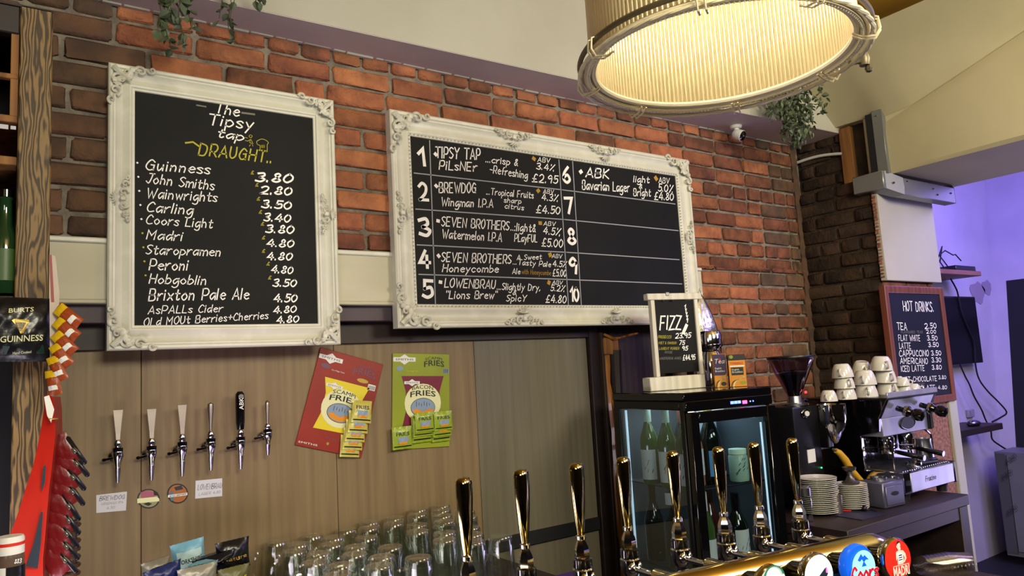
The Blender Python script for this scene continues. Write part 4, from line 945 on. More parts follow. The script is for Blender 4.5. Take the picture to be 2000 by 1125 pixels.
def green_print(t, w_, h_):
    lozenge(t, -w_*.49, h_*.88, w_*.38, h_*.11, -.0006)
    lt(t, 'SCAMPI', w_*.06, h_*.925, w_*.30, h_*.03, 'black_print', -.0008, arc=.5); lt(t, 'FRIES', w_*.04, h_*.855, w_*.36, h_*.06, 'black_print', -.0008, bold=.01, arc=.3)
    flatp(t, [(w_*.38, h_*.79), (w_*.48, h_*.79), (w_*.48, h_*.84), (w_*.38, h_*.84)], 'blue_print', -.0006)
    for k in range(5): flatp(t, [(w_*(.39+.018*k), h_*.793), (w_*(.397+.018*k), h_*.793), (w_*(.397+.018*k), h_*.836), (w_*(.39+.018*k), h_*.836)], 'black_print', -.001)
    flatp(t, ell(-w_*.38, h_*.84, w_*.06, h_*.025), 'blue_print', -.0006)
    lt(t, 'One Huge Taste', -w_*.26, h_*.805, w_*.2, h_*.014, 'yellow_print', -.0008)
    bigbag(t, -w_*.35, h_*.22, w_*.74, h_*.54, 'maroon_print', 'cream_print', 'BACON')
GC = card('green snack card with a printed maroon snack bag on the wood panel', [(773, 690), (883, 692), (878, 872), (765, 879)], 'green_card', green_print)
for i, (x, y, s) in enumerate(((689, 826, 1.0), (682, 846, .98), (676, 863, .95), (671, 879, .95), (665, 893, .9))):
    q = onY(x+19, y+0, 2.415-.007*(4-i)); ex = (onY(x+38, y+5, 2.415)-onY(x, y, 2.415)).length
    minibag(['topmost', 'second from the top', 'middle', 'second from the bottom', 'lowest'][i]+' small yellow packet on the strip over the red card', (q.x, 2.428-.006*(5-i), q.z), .14, ex*1.0, ex*1.05, 'pack_yellow', 20+i, tilt=-.12)
for i, (x0, x1, y0, y1, dd, nm) in enumerate(((806, 845, 864, 812, 0, 'lower middle'), (845, 881, 862, 812, 0, 'lower right'), (806, 845, 852, 815, 1, 'middle one, second layer'), (845, 881, 852, 813, 1, 'right one, second layer'), (766, 805, 877, 833, 1, 'left single'), (808, 845, 843, 805, 2, 'upper middle, lettered'), (845, 881, 840, 803, 2, 'upper right, lettered'))):
    a = onY(x0, y0, 2.42); b = onY(x1, y0, 2.42); tz = onY((x0+x1)/2, y1, 2.42)
    minibag(nm+' small green packet hung on the green card', ((a.x+b.x)/2, 2.428-.009*dd-.004, (a.z+b.z)/2), -.01, (b-a).length*.99, tz.z-(a.z+b.z)/2, 'pack_green', 40+i, tilt=-.02, d=.008)

# ================================================================== COUNTERS
bc = thing('back_counter', 'dark back bar counter holding the glasses below the wood panels', 'counter', (.45, 2.1, -1.65))
MB().box((-.34, -.32, .985), (.935, .315, 1.03), .004).build('worktop', 'dark_wood', bc)
MB().box((-.33, -.28, 0), (.92, .31, .985), .002).build('body', 'black_matte', bc)
rc = thing('side_counter', 'dark wooden counter under the coffee machine and saucers', 'counter', (3.0, 1.95, -1.65))
MB().box((-.45, -.35, .955), (.50, .375, 1.0), .003).build('worktop', 'dark_wood', rc)
MB().box((-.44, -.34, .90), (.49, -.31, .955), .002).build('apron', 'dark_wood', rc)
MB().box((.42, -.345, 0), (.49, .37, .955), .003).build('side_panel', 'dark_wood', rc)
MB().box((-.44, -.345, 0), (-.40, .37, .955), .003).build('side_panel', 'dark_wood', rc)
MB().box((-.40, .10, .0), (.42, .13, .90), .002).build('back_panel', 'dark_wood', rc)
bar = thing('bar_counter', 'front bar counter carrying the beer font, below the picture edge', 'counter', (1.2, .95, -1.65))
MB().box((-1.6, -.30, .72), (1.3, .33, .76), .004, T=rotm(-.163)).build('worktop', 'dark_wood', bar)
MB().box((-1.6, -.20, 0), (1.3, .25, .72), .004, T=rotm(-.163)).build('front', 'black_matte', bar)

# ================================================================== BOTTLE FRIDGE
FR = thing('bottle_fridge', 'black upright bottle fridge with lit glass side and glass door', 'fridge', (1.953, 1.80, -1.02), rz=-.14)
fw, fd, fh = .412, .43, .912   # local: front face y=0 looking -y, left face x=0
mb = MB().box((-.004, -.012, fh-.03), (fw+.004, fd, fh), .004); mb.build('top_panel', 'black_gloss', FR)
MB().box((.0, -.016, fh-.066), (fw, .01, fh-.030), .003).build('control_panel', 'black_gloss', FR)
for x, m in ((.165, 'led_blue'), (.182, 'led_blue'), (.199, 'led_blue')): MB().box((x+.04, -.018, fh-.053), (x+.054, -.0155, fh-.043)).build('display_digit', m, FR)
MB().box((.262, -.018, fh-.056), (.284, -.0155, fh-.044), .001).build('display', 'led_pink', FR)
for x in (.300, .314): MB().sphere((x, -.0165, fh-.049), .003, 8).build('button', 'led_blue', FR)
def edge(a, b, nm='frame_post', m='black_plastic', bv=.003): return MB().box(a, b, bv).build(nm, m, FR)
edge((0, 0, .0), (.022, .022, fh-.03)); edge((fw-.022, 0, 0), (fw, .022, fh-.03)); edge((0, fd-.035, 0), (.022, fd, fh-.03)); edge((fw-.022, fd-.035, 0), (fw, fd, fh-.03))
edge((0, 0, 0), (fw, fd, .07), 'base'); edge((.0, .022, fh-.062), (.02, fd-.03, fh-.03), 'side_rail')
edge((.02, fd-.012, .07), (fw-.02, fd, fh-.03), 'back_wall', mat('fridge_inside', '485156', .5), 0); edge((fw-.012, .02, .07), (fw, fd-.02, fh-.03), 'right_wall', MATS['fridge_inside'], 0)
# door in front
dm_ = MB()
for a, b in (((.004, -.03, .02), (.044, -.004, fh-.068)), ((fw-.045, -.03, .02), (fw-.002, -.004, fh-.068)), ((.044, -.03, fh-.108), (fw-.045, -.004, fh-.068)), ((.044, -.03, .02), (fw-.045, -.004, .10))):
    dm_.box(a, b, .003)
dm_.build('door', 'black_gloss', FR)
MB().box((.04, -.018, .09), (fw-.04, -.014, fh-.11)).build('door_glass', 'pane_glass', FR, smooth=False)
MB().box((.006, .02, .06), (.009, fd-.03, fh-.06)).build('side_glass', 'pane_glass', FR, smooth=False)
MB().box((.025, fd-.050, .12), (.029, fd-.040, fh-.07)).build('led_strip', 'led_strip', FR, smooth=False)
MB().box((fw-.056, .0, .12), (fw-.050, .004, fh-.13)).build('led_strip', 'led_strip', FR, smooth=False)
SH = .585-.02
for z in (.27, SH):
    mb = MB()
    for k in range(18): mb.tube([(.03, .03+k*.024, z), (fw-.03, .03+k*.024, z)], .0016, 4)
    mb.tube([(.03, .03, z), (.03, fd-.03, z)], .003, 5); mb.tube([(fw-.03, .03, z), (fw-.03, fd-.03, z)], .003, 5); mb.tube([(.03, .03, z), (fw-.03, .03, z)], .003, 5)
    mb.build('wire_shelf', 'black_plastic', FR)
FM = mw(FR)
l = bpy.data.lights.new('fridge_light', 'AREA'); l.energy = 1.5; l.color = (.75, .9, 1); l.size = .3; l.size_y = .3; l.shape = 'RECTANGLE'
o = bpy.data.objects.new('fridge_light', l); C.objects.link(o); o.location = FM @ Vector((fw/2, fd/2, fh-.05))
def bottle(label, x, y, z, h, r, body, cap, lab=None, group=None, shoulder=.62, neck=.32, labcol='label_white', cat='bottle', mark=None):
    p = FM @ Vector((x, y, z)); t = thing('wine_bottle', label, cat, tuple(p), rz=-.14, group=group)
    MB().lathe([(.001, 0), (r*.9, 0), (r, .006), (r, h*.52), (r*.95, h*.57), (r*.62, h*.68), (r*.38, h*.76), (r*.36, h*.8)], 18).build('glass_body', body, t)
    MB().lathe([(r*.37, h*.74), (r*.40, h*.75), (r*.40, h*.985), (r*.42, h*.985), (r*.42, h), (.001, h)], 16).build('capsule', cap, t)
    if lab:
        v = []; f = []; n = 12
        for j, zz in enumerate((h*lab[0], h*lab[1])):
            for k in range(n+1): a = lab[2]-lab[3]+2*lab[3]*k/n; v.append(((r+.0008)*math.cos(a), (r+.0008)*math.sin(a), zz))
        f = [(k, k+1, k+n+2, k+n+1) for k in range(n)]; MB().add(v, f).build('label', labcol, t)
        if mark:
            mb = MB()
            for k in range(7):
                a = lab[2]+R.uniform(-.5, .5)*lab[3]; zz = h*(lab[0]+(lab[1]-lab[0])*R.uniform(.2, .7))
                mb.tube([((r+.0012)*math.cos(a), (r+.0012)*math.sin(a), zz), ((r+.0012)*math.cos(a+.12), (r+.0012)*math.sin(a+.12), zz+.012)], .001, 4)
            mb.build('mark', 'black_print', t)
    return t
g_ = 'wine bottles in the fridge'
D = -2.5
bottle('green white-wine bottle with pale capsule, left one on the upper fridge shelf', .055, .285, SH, .31, .036, 'wine_green', 'foil_green', (.06, .42, D, .9), g_, mark=1)
bottle('green white-wine bottle with pale capsule, middle of the left three', .055, .175, SH, .31, .036, 'wine_green', 'foil_green', (.06, .42, D, .9), g_, mark=1)
bottle('green white-wine bottle close to the fridge corner on the upper shelf', .052, .064, SH, .31, .036, 'wine_green', 'foil_green', (.06, .42, D, .9), g_, mark=1)
bottle('pink bottle with pale label behind the door, leftmost on the upper shelf', .128, .115, SH, .27, .034, 'wine_rose', 'foil_gold', (.15, .5, -1.6, .8), g_)
bottle('gold-foiled sparkling bottle behind the fridge door', .205, .11, SH, .31, .040, 'wine_dark', 'foil_gold', (.1, .4, -1.6, .9), g_, labcol=mat('label_blue', '5a9ad8', .4))
bottle('bottle with orange-brown capsule behind the door, upper shelf', .150, .20, SH, .30, .036, 'wine_dark', mat('capsule_rust', '8a4a3a', .4), (.1, .4, -1.6, .9), g_)
bottle('dark bottle in the shade, left on the lower fridge shelf', .06, .30, .28, .28, .036, 'wine_dark', 'black_gloss', None, g_)
bottle('dark bottle beside the corner on the lower fridge shelf', .06, .17, .28, .28, .036, 'wine_dark', 'black_gloss', (.8, .95, D, .7), g_)
bottle('green bottle with white screw cap and cork band, behind the door lower left', .115, .07, .28, .27, .033, 'wine_green', 'label_white', (.05, .40, -1.6, .9), g_)
bottle('second green bottle with cork-coloured cap on the lower shelf', .17, .14, .28, .27, .033, 'wine_green', 'cork', (.05, .38, -1.6, .9), g_)
bottle('dark bottle with white label bearing a bird, lower shelf right', .255, .06, .28, .25, .038, 'wine_dark', 'black_gloss', (.08, .50, -1.6, .95), g_, mark=1)
bottle('brown bottle standing behind the white-labelled one', .235, .18, .28, .27, .034, mat('wine_brown', '4a1c14', .1, coat=.4), 'copper_shiny', None, g_)
p = FM @ Vector((.315, .09, SH)); t = thing('patterned_jar', 'clear patterned jar with lid, right on the upper fridge shelf', 'jar', tuple(p))
MB().lathe([(.001, 0), (.034, 0), (.036, .01), (.036, .09), (.03, .1)], 18).build('glass', mat('jar_green', '9ab6a0', .3), t); MB().lathe([(.031, .1), (.033, .1), (.033, .118), (.001, .118)], 18).build('lid', 'foil_green', t)
mb = MB()
for k in range(16): a = R.uniform(-2.8, -.4); z = R.uniform(.02, .08); mb.tube([(.0366*math.cos(a), .0366*math.sin(a), z), (.0366*math.cos(a+.2), .0366*math.sin(a+.2), z+.008)], .0012, 4)
mb.build('pattern', 'badge_navy', t)
p = FM @ Vector((.30, .26, SH)); t = thing('white_carton', 'tall pale carton at the right back of the fridge', 'carton', tuple(p), rz=-.14)
MB().box((-.05, -.02, 0), (.06, .05, .235), .002).build('box', mat('carton_pale', 'aebfc6', .5), t)
p = FM @ Vector((.33, .16, .28)); t = thing('wine_glass', 'stemless glass in the lower right of the fridge', 'glass', tuple(p))
MB().lathe([(.001, 0), (.03, 0), (.038, .04), (.034, .11), (.033, .11), (.036, .04), (.001, .006)], 18).build('bowl', 'clear_glass', t)

# ================================================================== ON TOP OF THE FRIDGE
ZT = FR.location.z+fh+.0005
def on_top(px, py): return onZ(px, py, ZT)
a = on_top(1272, 765); b = on_top(1380, 757)
Nf = Vector((math.sin(-.02), -1, 0))
FB = thing('fizz_menu_stand', 'white wooden table stand holding a small black chalkboard headed Fizz, on the fridge', 'menu stand', (0, 0, 0))
ang = math.atan2((b-a).y, (b-a).x); c = (a+b)/2; wB = (b-a).length; ex = (b-a).normalized(); ey = Vector((-ex.y, ex.x, 0))
FB.location = c+ey*.03; FB.rotation_euler = (0, 0, ang)
kk = wB/.30
def yz(px, py): q = hit(px, py, FB.location, ey); return q.z-ZT
hb = yz(1275, 737)-0; ht = yz(1275, 574)
MB().box((-wB/2, -.028, 0), (wB/2, .03, hb), .003).build('base', 'pale_timber', FB)
xl = (hit(1277, 650, FB.location, ey)-FB.location).dot(ex); xr = (hit(1361, 650, FB.location, ey)-FB.location).dot(ex)
for x0 in (xl-.010, xr-.008): MB().box((x0, -.012, hb), (x0+.018, .012, ht-.02), .002).build('upright', 'pale_timber', FB)
MB().box((xl-.026, -.016, ht-.026), (xr+.026, .016, ht), .002).build('top_bar', 'pale_timber', FB)
zb = yz(1320, 728); MB().box((xl+.007, -.004, zb), (xr-.007, .004, ht-.028), .001).build('board', 'chalkboard', FB)
MB().box((-.02, -.018, ht-.012), (.0, -.006, ht+.006), .003).tube([(-.03, -.01, ht-.03), (-.01, -.012, ht-.02), (.02, -.012, ht-.03)], .003, 5).build('clip', 'steel', FB)
PF = FB.location-ey*.0048
def c3(x, y): return (1150+x/3.751, 550+y/3.751)
def T3(s, a, b, h, m='chalk', w=.12, **k): return tx(FB, s, c3(*a), c3(*b), h/3.751, m, PF, ey, w=w, **k)
for s, a, b, h, m, w_ in (('FIZZ', (522, 352), (672, 350), 100, 'chalk', .13), ('!', (692, 375), (702, 375), 55, 'chalk', .3), ('PROSECCO', (508, 415), (603, 415), 20, 'chalk_yellow', .15), ('23.95', (635, 415), (745, 410), 36, 'chalk', .17),
    ('MOET & CHANDON', (512, 458), (642, 458), 18, 'chalk_yellow', .13), ('75', (662, 462), (700, 462), 30, 'chalk', .17), ('LAURENT PERRIER', (515, 500), (662, 498), 18, 'chalk_yellow', .13), ('95', (682, 503), (722, 503), 30, 'chalk', .17),
    ('ROSE', (556, 525), (612, 525), 15, 'chalk_dim', .13), ('WHISPERING ANGEL', (518, 572), (680, 568), 17, 'chalk_dim', .13), ('£44.95', (690, 575), (778, 570), 36, 'chalk', .17)): T3(s, a, b, h, m, w_)
for (x, y) in ((700, 195), (705, 225), (710, 250), (714, 275), (716, 298)): T3('1', (x, y), (x+6, y), 24, 'chalk', .3, jit=.6)
def topbox(label, px0, px1, pyb, pyt, depth, face, side, kind):
    a = on_top(px0, pyb); b = on_top(px1, pyb-(px1-px0)*.05); ex = (b-a).normalized(); ey = Vector((-ex.y, ex.x, 0)); w_ = (b-a).length
    t = thing('tea_box', label, 'tea box', tuple(a), rz=math.atan2(ex.y, ex.x)); h_ = hit(px0, pyt, a, ey).z-a.z
    MB().box((0, 0, 0), (w_, depth, h_), .0008).build('carton', side, t)
    flatp(t, [(.001, .001), (w_-.001, .001), (w_-.001, h_-.001), (.001, h_-.001)], face, -.0006)
    if kind == 0:
        flatp(t, [(.001, h_*.36), (w_*.85, h_*.36), (w_-.001, h_*.42), (w_-.001, h_-.001), (.001, h_-.001)], 'tea_purple', -.0012)
        lt(t, 'English', w_*.12, h_*.55, w_*.5, h_*.05, 'white_print', -.002); lt(t, 'Breakfast', w_*.12, h_*.46, w_*.75, h_*.06, 'white_print', -.002); lt(t, 'Tea', w_*.1, h_*.72, w_*.75, h_*.13, 'white_print', -.002, bf=False, w=.12)
        flatp(t, [(w_*.45, h_*.8), (w_*.55, h_*.88), (w_*.65, h_*.8), (w_*.55, h_*.72)], 'red_bright', -.0018)
        flatp(t, ell(w_*.7, h_*.1, w_*.22, h_*.06), 'tea_black', -.0012)
    else:
        flatp(t, [(.001, h_*.82), (w_-.001, h_*.82), (w_-.001, h_-.001), (.001, h_-.001)], 'tea_black', -.0012)
        flatp(t, [(w_*.15, h_*.36), (w_*.85, h_*.36), (w_*.85, h_*.60), (w_*.15, h_*.60)], 'tea_black', -.0012)
        lt(t, 'TWININGS', w_*.12, h_*.69, w_*.75, h_*.075, 'red_bright', -.0014, bold=.01); flatp(t, [(w_*.08, h_*.615), (w_*.92, h_*.615), (w_*.92, h_*.66), (w_*.08, h_*.66)], 'white_print', -.0012)
        lt(t, 'English', w_*.2, h_*.51, w_*.4, h_*.05, 'white_print', -.002); lt(t, 'Breakfast', w_*.2, h_*.43, w_*.6, h_*.06, 'white_print', -.002)
        flatp(t, ell(w_*.78, h_*.12, w_*.2, h_*.05), 'green_card', -.0012); flatp(t, ell(w_*.2, h_*.93, w_*.12, h_*.055), 'green_card', -.0016)
    for k in range(2):
        mb = MB(); pts = catmull([(w_*.1+k*.008, .002), (w_*.2+k*.008, h_*.15), (w_*.5, h_*.22), (w_*.9, h_*.3)], 5); v, f = ribbon(pts, .0035)
        mb.add([(x, -.0016, z) for x, z in v], f).build('print', 'cream_print' if k else 'tea_black', t, smooth=False)
    return t
topbox('orange and purple tea box right beside the fizz stand', 1397, 1422, 757, 692, .075, 'tea_orange', 'tea_orange', 0)
topbox('orange and black tea box, right-hand of the two on the fridge', 1426, 1460, 756, 693, .06, 'tea_orange', 'tea_black', 1)
q = onY(1386, 700, 2.08); q.z = ZT
t = thing('chrome_pot', 'shiny chrome lidded pot behind the fizz stand on the fridge', 'pot', (q.x, q.y, ZT))
s_ = (hit(1400, 648, q, ey).z-ZT)/.15
MB().lathe([(.001, 0), (.040, 0), (.045, .01), (.045, .06), (.040, .085), (.030, .10), (.034, .105), (.046, .115), (.047, .14), (.042, .15), (.001, .152)], 24, T=Matrix.Diagonal((s_*.8, s_*.8, s_, 1))).build('body', 'chrome', t)
MB().lathe([(.0475, .108), (.049, .112), (.0475, .116)], 24, T=Matrix.Diagonal((s_*.8, s_*.8, s_, 1))).build('band', 'black_gloss', t)
MB().tube([(.03, -.03, .14*s_), (.055, -.02, .13*s_), (.05, -.02, .09*s_)], .004, 6).build('handle', 'chrome', t)
t = thing('foil_bag', 'silver foil bag with peaked top resting on the chrome pot', 'bag', (q.x-.01, q.y, ZT+.152*s_))
hz = hit(1378, 573, q, ey).z-(ZT+.152*s_)
mb = MB()
def fo(a, b):
    an = 2*PI*a; w_ = .062*(1-b**1.6*.97); rr_ = 1+.10*math.sin(5*an+3*b)+.06*math.sin(11*an)
    return (w_*rr_*math.cos(an)*1.15-.012*b, w_*.45*rr_*math.sin(an), hz*b)
mb.grid(fo, 28, 12); mb.build('foil', 'foil', t, ang=1.4)

# ================================================================== COFFEE MACHINE
CM = thing('espresso_machine', 'black and steel espresso machine with stacked cups on its top', 'coffee machine', (3.14, 1.72, -.65))
mwid = .44; dp = .40; zt = onX(1735, 780, 3.14).z+.65; zb = .115
# side cheeks
for x0, m in ((0, 'black_gloss'), (mwid-.018, 'black_gloss')):
    pts = [(.0, .0)]
    prof = [(0.02, zt-.075), (.018, zt-.10), (.09, zt-.135), (.10, zt-.30), (.13, .10), (.16, .03), (dp, .03), (dp, zt), (-.01, zt)]
    prof = [(.045, zt-.085), (.05, zt-.14), (.14, zt-.16), (.14, .14), (.12, .03), (dp, .03), (dp, zt), (.0, zt)]
    v = [(x0, y, z) for y, z in prof]+[(x0+.018, y, z) for y, z in prof]; n = len(prof)
    MB().add(v, [tuple(range(n)), tuple(reversed(range(n, 2*n)))]+[(i, i+n, (i+1) % n+n, (i+1) % n) for i in range(n)]).build('side_panel', m, CM, smooth=False)
MB().tube([(-.002, .0, zt-.002), (-.002, .045, zt-.086)], .003, 6).build('edge_trim', 'chrome', CM)
MB().box((.018, .14, .05), (mwid-.018, dp, zt-.16), .003).build('body', 'black_gloss', CM)
MB().add([(.018, .002, zt), (mwid-.018, .002, zt), (mwid-.018, .047, zt-.085), (.018, .047, zt-.085), (.018, .03, zt), (mwid-.018, .03, zt), (mwid-.018, .07, zt-.085), (.018, .07, zt-.085)], [(0, 3, 2, 1), (0, 1, 5, 4), (4, 5, 6, 7), (3, 7, 6, 2), (0, 4, 7, 3), (1, 2, 6, 5)]).build('sloping_fascia', 'steel_brushed', CM, smooth=False)
MB().box((.018, .045, zt-.165), (mwid-.018, .20, zt-.086), .003).build('front_panel', 'steel_brushed', CM)
MB().box((mwid-.03, .03, zt-.165), (mwid, .20, zt-.06), .003).build('end_cap', 'black_gloss', CM)
MB().lathe([(0, 0), (.040, 0), (.042, .002), (.040, .005), (0, .005)], 28, T=trs(mwid*.52, .045, zt-.122) @ rotm(PI/2, 'X') @ Matrix.Diagonal((1.7, .72, 1, 1))).build('oval_badge', 'black_print', CM)
MB().lathe([(.036, .0045), (.038, .0065), (.036, .007)], 28, T=trs(mwid*.52, .045, zt-.122) @ rotm(PI/2, 'X') @ Matrix.Diagonal((1.7, .72, 1, 1))).build('badge_rim', 'steel', CM)
MB().box((-.004, -.004, zt-.004), (mwid, dp, zt+.006), .003).build('cup_tray', 'black_plastic', CM)
mb = MB()
mb.box((-.0, -.004, zt+.004), (mwid, .004, zt+.028), .002); mb.build('cup_rail', 'steel_brushed', CM)
for x in (.095, .30):
    T = trs(x, .012, zt-.045) @ rotm(PI/2+.30, 'X')
    MB().lathe([(.012, 0), (.012, .03), (.022, .035), (.024, .048), (.018, .058), (.014, .066), (.024, .078), (.027, .096), (.022, .113), (.001, .12)], 18, T=T).build('steam_knob', 'black_gloss', CM)
    MB().lathe([(.0245, .040), (.026, .046), (.0245, .052)], 18, T=T).build('knob_ring', 'chrome', CM)
for x in (.14, .31):
    MB().lathe([(.001, 0), (.032, 0), (.034, .01), (.034, .045), (.028, .055), (.001, .055)], 20, T=trs(x, .10, zt-.225)).build('group_head', 'chrome', CM)
    MB().lathe([(.001, 0), (.030, 0), (.034, .008), (.034, .022), (.001, .022)], 20, T=trs(x, .10, zt-.25)).tube([(x, .08, zt-.24), (x, .05, zt-.243)], .008, 8).build('portafilter', 'chrome', CM)
    MB().tube([(x, .055, zt-.243), (x, -.06, zt-.262)], [.009, .013], 10).build('portafilter_handle', 'black_gloss', CM)
    MB().tube([(x-.01, .09, zt-.25), (x-.014, .088, zt-.275)], .005, 6).tube([(x+.01, .09, zt-.25), (x+.014, .088, zt-.275)], .005, 6).build('spout', 'chrome', CM)
for x in (.05, .40):
    MB().tube([(x, .06, zt-.16), (x, .03, zt-.19), (x-.005, .025, zt-.30), (x-.01, .02, zt-.36)], [.006, .005, .004, .004], 8).build('steam_wand', 'chrome', CM)
MB().box((.0, .135, .13), (.018, .145, zt-.17), .002).build('chrome_pillar', 'chrome', CM)
# drip tray
MB().box((0, -.035, .035), (mwid, .30, .128), .008).build('drip_tray', 'chrome', CM)
MB().box((.05, -.038, .040), (mwid-.012, -.033, .122), .002).build('tray_front', 'steel_brushed', CM)
MB().box((mwid-.006, -.04, .035), (mwid+.012, .28, .13), .004).build('tray_end', 'black_plastic', CM)
mb = MB()
for k in range(22): mb.box((.015+k*.0188, -.025, .128), (.022+k*.0188, .14, .132))
mb.build('drip_grid', 'steel', CM)['kind'] = 'stuff'
for x in (.05, mwid-.06):
    for y in (.0, .28): MB().lathe([(.022, 0), (.022, .02), (.028, .036), (.001, .036)], 12, T=trs(x, y, 0)).build('foot', 'black_rubber', CM)
lt(CM, 'Fracino', .17, .072, .09, .022, 'black_print', -.0390, bf=False, w=.14)
t = thing('steel_jug', 'stainless milk jug on the drip tray under the right group', 'jug', (3.14+.345, 1.72+.04, -.65+.133))
MB().lathe([(.001, 0), (.036, 0), (.04, .01), (.036, .06), (.032, .09), (.034, .105), (.032, .105), (.03, .09), (.034, .06), (.001, .006)], 20).build('body', 'steel', t)
MB().tube([(.033, 0, .09), (.058, 0, .085), (.06, 0, .04), (.038, 0, .025)], .004, 6).build('handle', 'steel', t)
t = thing('portafilter', 'black handled filter holder lying on the drip tray', 'filter holder', (3.14+.24, 1.72+.0, -.65+.132))
MB().tube([(-.03, .0, .014), (.09, -.01, .012)], [.010, .014], 10).build('handle', 'black_plastic', t)
MB().lathe([(.001, 0), (.028, 0), (.033, .008), (.033, .02), (.001, .02)], 18, T=trs(-.06, .01, .0)).build('basket', 'chrome', t)

# cups upside down on the machine
def cup(label, px, py, zoff=0, r=.045, tilt=(0, 0), hr=0, mark=False, Y=None):
    zb_ = -.65+zt+.0065+zoff; q = onY(px, py, Y)
    t = thing('coffee_cup', label, 'cup', (q.x, q.y, zb_), group='white cups stacked on the coffee machine'); t.rotation_euler = (tilt[0], tilt[1], hr)
    h_ = r*1.30
    MB().lathe([(r, 0), (r*.985, h_*.12), (r*.93, h_*.4), (r*.80, h_*.75), (r*.66, h_*.95), (r*.55, h_), (r*.5, h_*.985), (.001, h_*.985)], 22).lathe([(r*.95, 0), (r*.9, h_*.4), (r*.7, h_*.9), (.001, h_*.93)], 22).build('body', 'white_china', t)
    P = [(r*.90, 0, h_*.18), (r*1.22, 0, h_*.22), (r*1.34, 0, h_*.42), (r*1.16, 0, h_*.64), (r*.86, 0, h_*.62)]
    MB().tube([(a, 0, b) for a, b in catmull([(p[0], p[2]) for p in P], 4)], r*.10, 6).build('handle', 'white_china', t)
    if mark: MB().box((-.007, -r*.90-.001, h_*.35), (.007, -r*.80, h_*.8), .0005, T=rotm(-.5)).build('mark', 'black_print', t)
    return t
CY = 1.86
hh_ = .045*1.3
base = [('cup alone at the left end of the machine top', 1618, .038), ('bottom cup of the left stack', 1653, .045), ('bottom cup of the middle stack', 1694, .050), ('bottom cup of the right stack', 1738, .050)]
cups = [('lone white cup at the left end of the machine top', 1618, 770, 0, .036, 0), ('bottom cup of the left stack on the machine', 1652, 770, 0, .044, 0), ('middle cup of the left stack on the machine', 1651, 770, .048, .044, 0), ('top cup of the left stack on the machine', 1650, 770, .096, .046, 0),
        ('bottom cup of the middle stack on the machine', 1692, 770, 0, .050, 0), ('second cup of the middle stack, with a black mark', 1692, 770, .055, .050, 0), ('tilted cup with a black label at the back of the middle stack', 1688, 770, .100, .046, 1),
        ('bottom cup of the right stack on the machine', 1735, 770, 0, .050, 0), ('middle cup of the right stack on the machine', 1732, 770, .055, .050, 0), ('top cup of the right stack on the machine', 1727, 770, .113, .050, 0)]
for i, (lab, px, py, zo, r_, mk) in enumerate(cups):
    cup(lab, px, py, zo, r_, (0, .22) if i == 6 else ((R.uniform(-.04, .04), R.uniform(-.03, .06)) if zo else (0, 0)), -2.5+R.uniform(-.4, .4), mk, CY+(.10 if i == 6 else 0))
for lab, px, zo, r_ in (('small lower cup near the right end of the machine top', 1768, 0, .030), ('small cup stacked on another near the right end', 1766, .036, .030), ('small cup at the far right of the machine top', 1786, 0, .031), ('small cup half hidden behind the right stack', 1757, .040, .028)):
    cup(lab, px, 770, zo, r_, (0, 0), -1.2, False, 1.80 if r_ > .029 else 1.88)

# ================================================================== GRINDER
GR = thing('coffee_grinder', 'black coffee grinder with clear bean hopper, right of the fridge', 'grinder', (2.86, 1.98, -.65))
zg = onY(1560, 793, 1.93).z+.65
mb = MB(); mb.box((-.10, -.055, 0), (.085, .12, zg), .012); mb.build('body', 'black_plastic', GR)
MB().box((-.10, -.06, 0), (.12, .12, .03), .008).build('base', 'black_gloss', GR)
MB().lathe([(0, 0), (.030, 0), (.032, .003), (.028, .006), (0, .006)], 24, T=trs(-.012, -.056, zg-.035) @ rotm(PI/2, 'X') @ Matrix.Diagonal((1.1, .62, 1, 1))).build('oval_badge', 'chrome', GR)
MB().lathe([(0, .006), (.014, .006), (.014, .0085), (0, .0085)], 20, T=trs(-.012, -.056, zg-.035) @ rotm(PI/2, 'X') @ Matrix.Diagonal((1.1, .8, 1, 1))).build('badge_centre', 'label_white', GR)
MB().box((-.03, -.058, .19), (.025, -.055, .245)).build('rating_label', 'label_white', GR)
MB().lathe([(.001, zg), (.058, zg), (.058, zg+.008), (.034, zg+.012), (.03, zg+.04), (.001, zg+.04)], 24).build('hopper_neck', 'steel', GR)
zh = onY(1552, 697, 1.93).z+.65
MB().lathe([(.026, zg+.035), (.032, zg+.05), (.094, zh-.025), (.098, zh-.012), (.098, zh-.004)], 28).build('hopper', 'hopper_glass', GR)
MB().lathe([(.001, zh-.008), (.100, zh-.008), (.102, zh-.002), (.100, zh+.004), (.001, zh+.006)], 28).build('hopper_lid', 'black_plastic', GR)
zc_ = zg+.05+(zh-zg-.075)*.62; rc_ = .032+.062*.62
mb = MB().lathe([(.001, zg+.04), (.024, zg+.04), (.030, zg+.05), (rc_-.002, zc_), (.001, zc_+.012)], 28)
for k in range(160):
    a = R.uniform(0, 2*PI); q = math.sqrt(R.random())*(rc_-.006); mb.sphere((q*math.cos(a), q*math.sin(a), zc_+.012*(1-q/rc_)), (.0045, .0035, .003), 6)
o = mb.build('coffee_beans', mat('coffee_bean', '1b0f0c', .35), GR); o['kind'] = 'stuff'
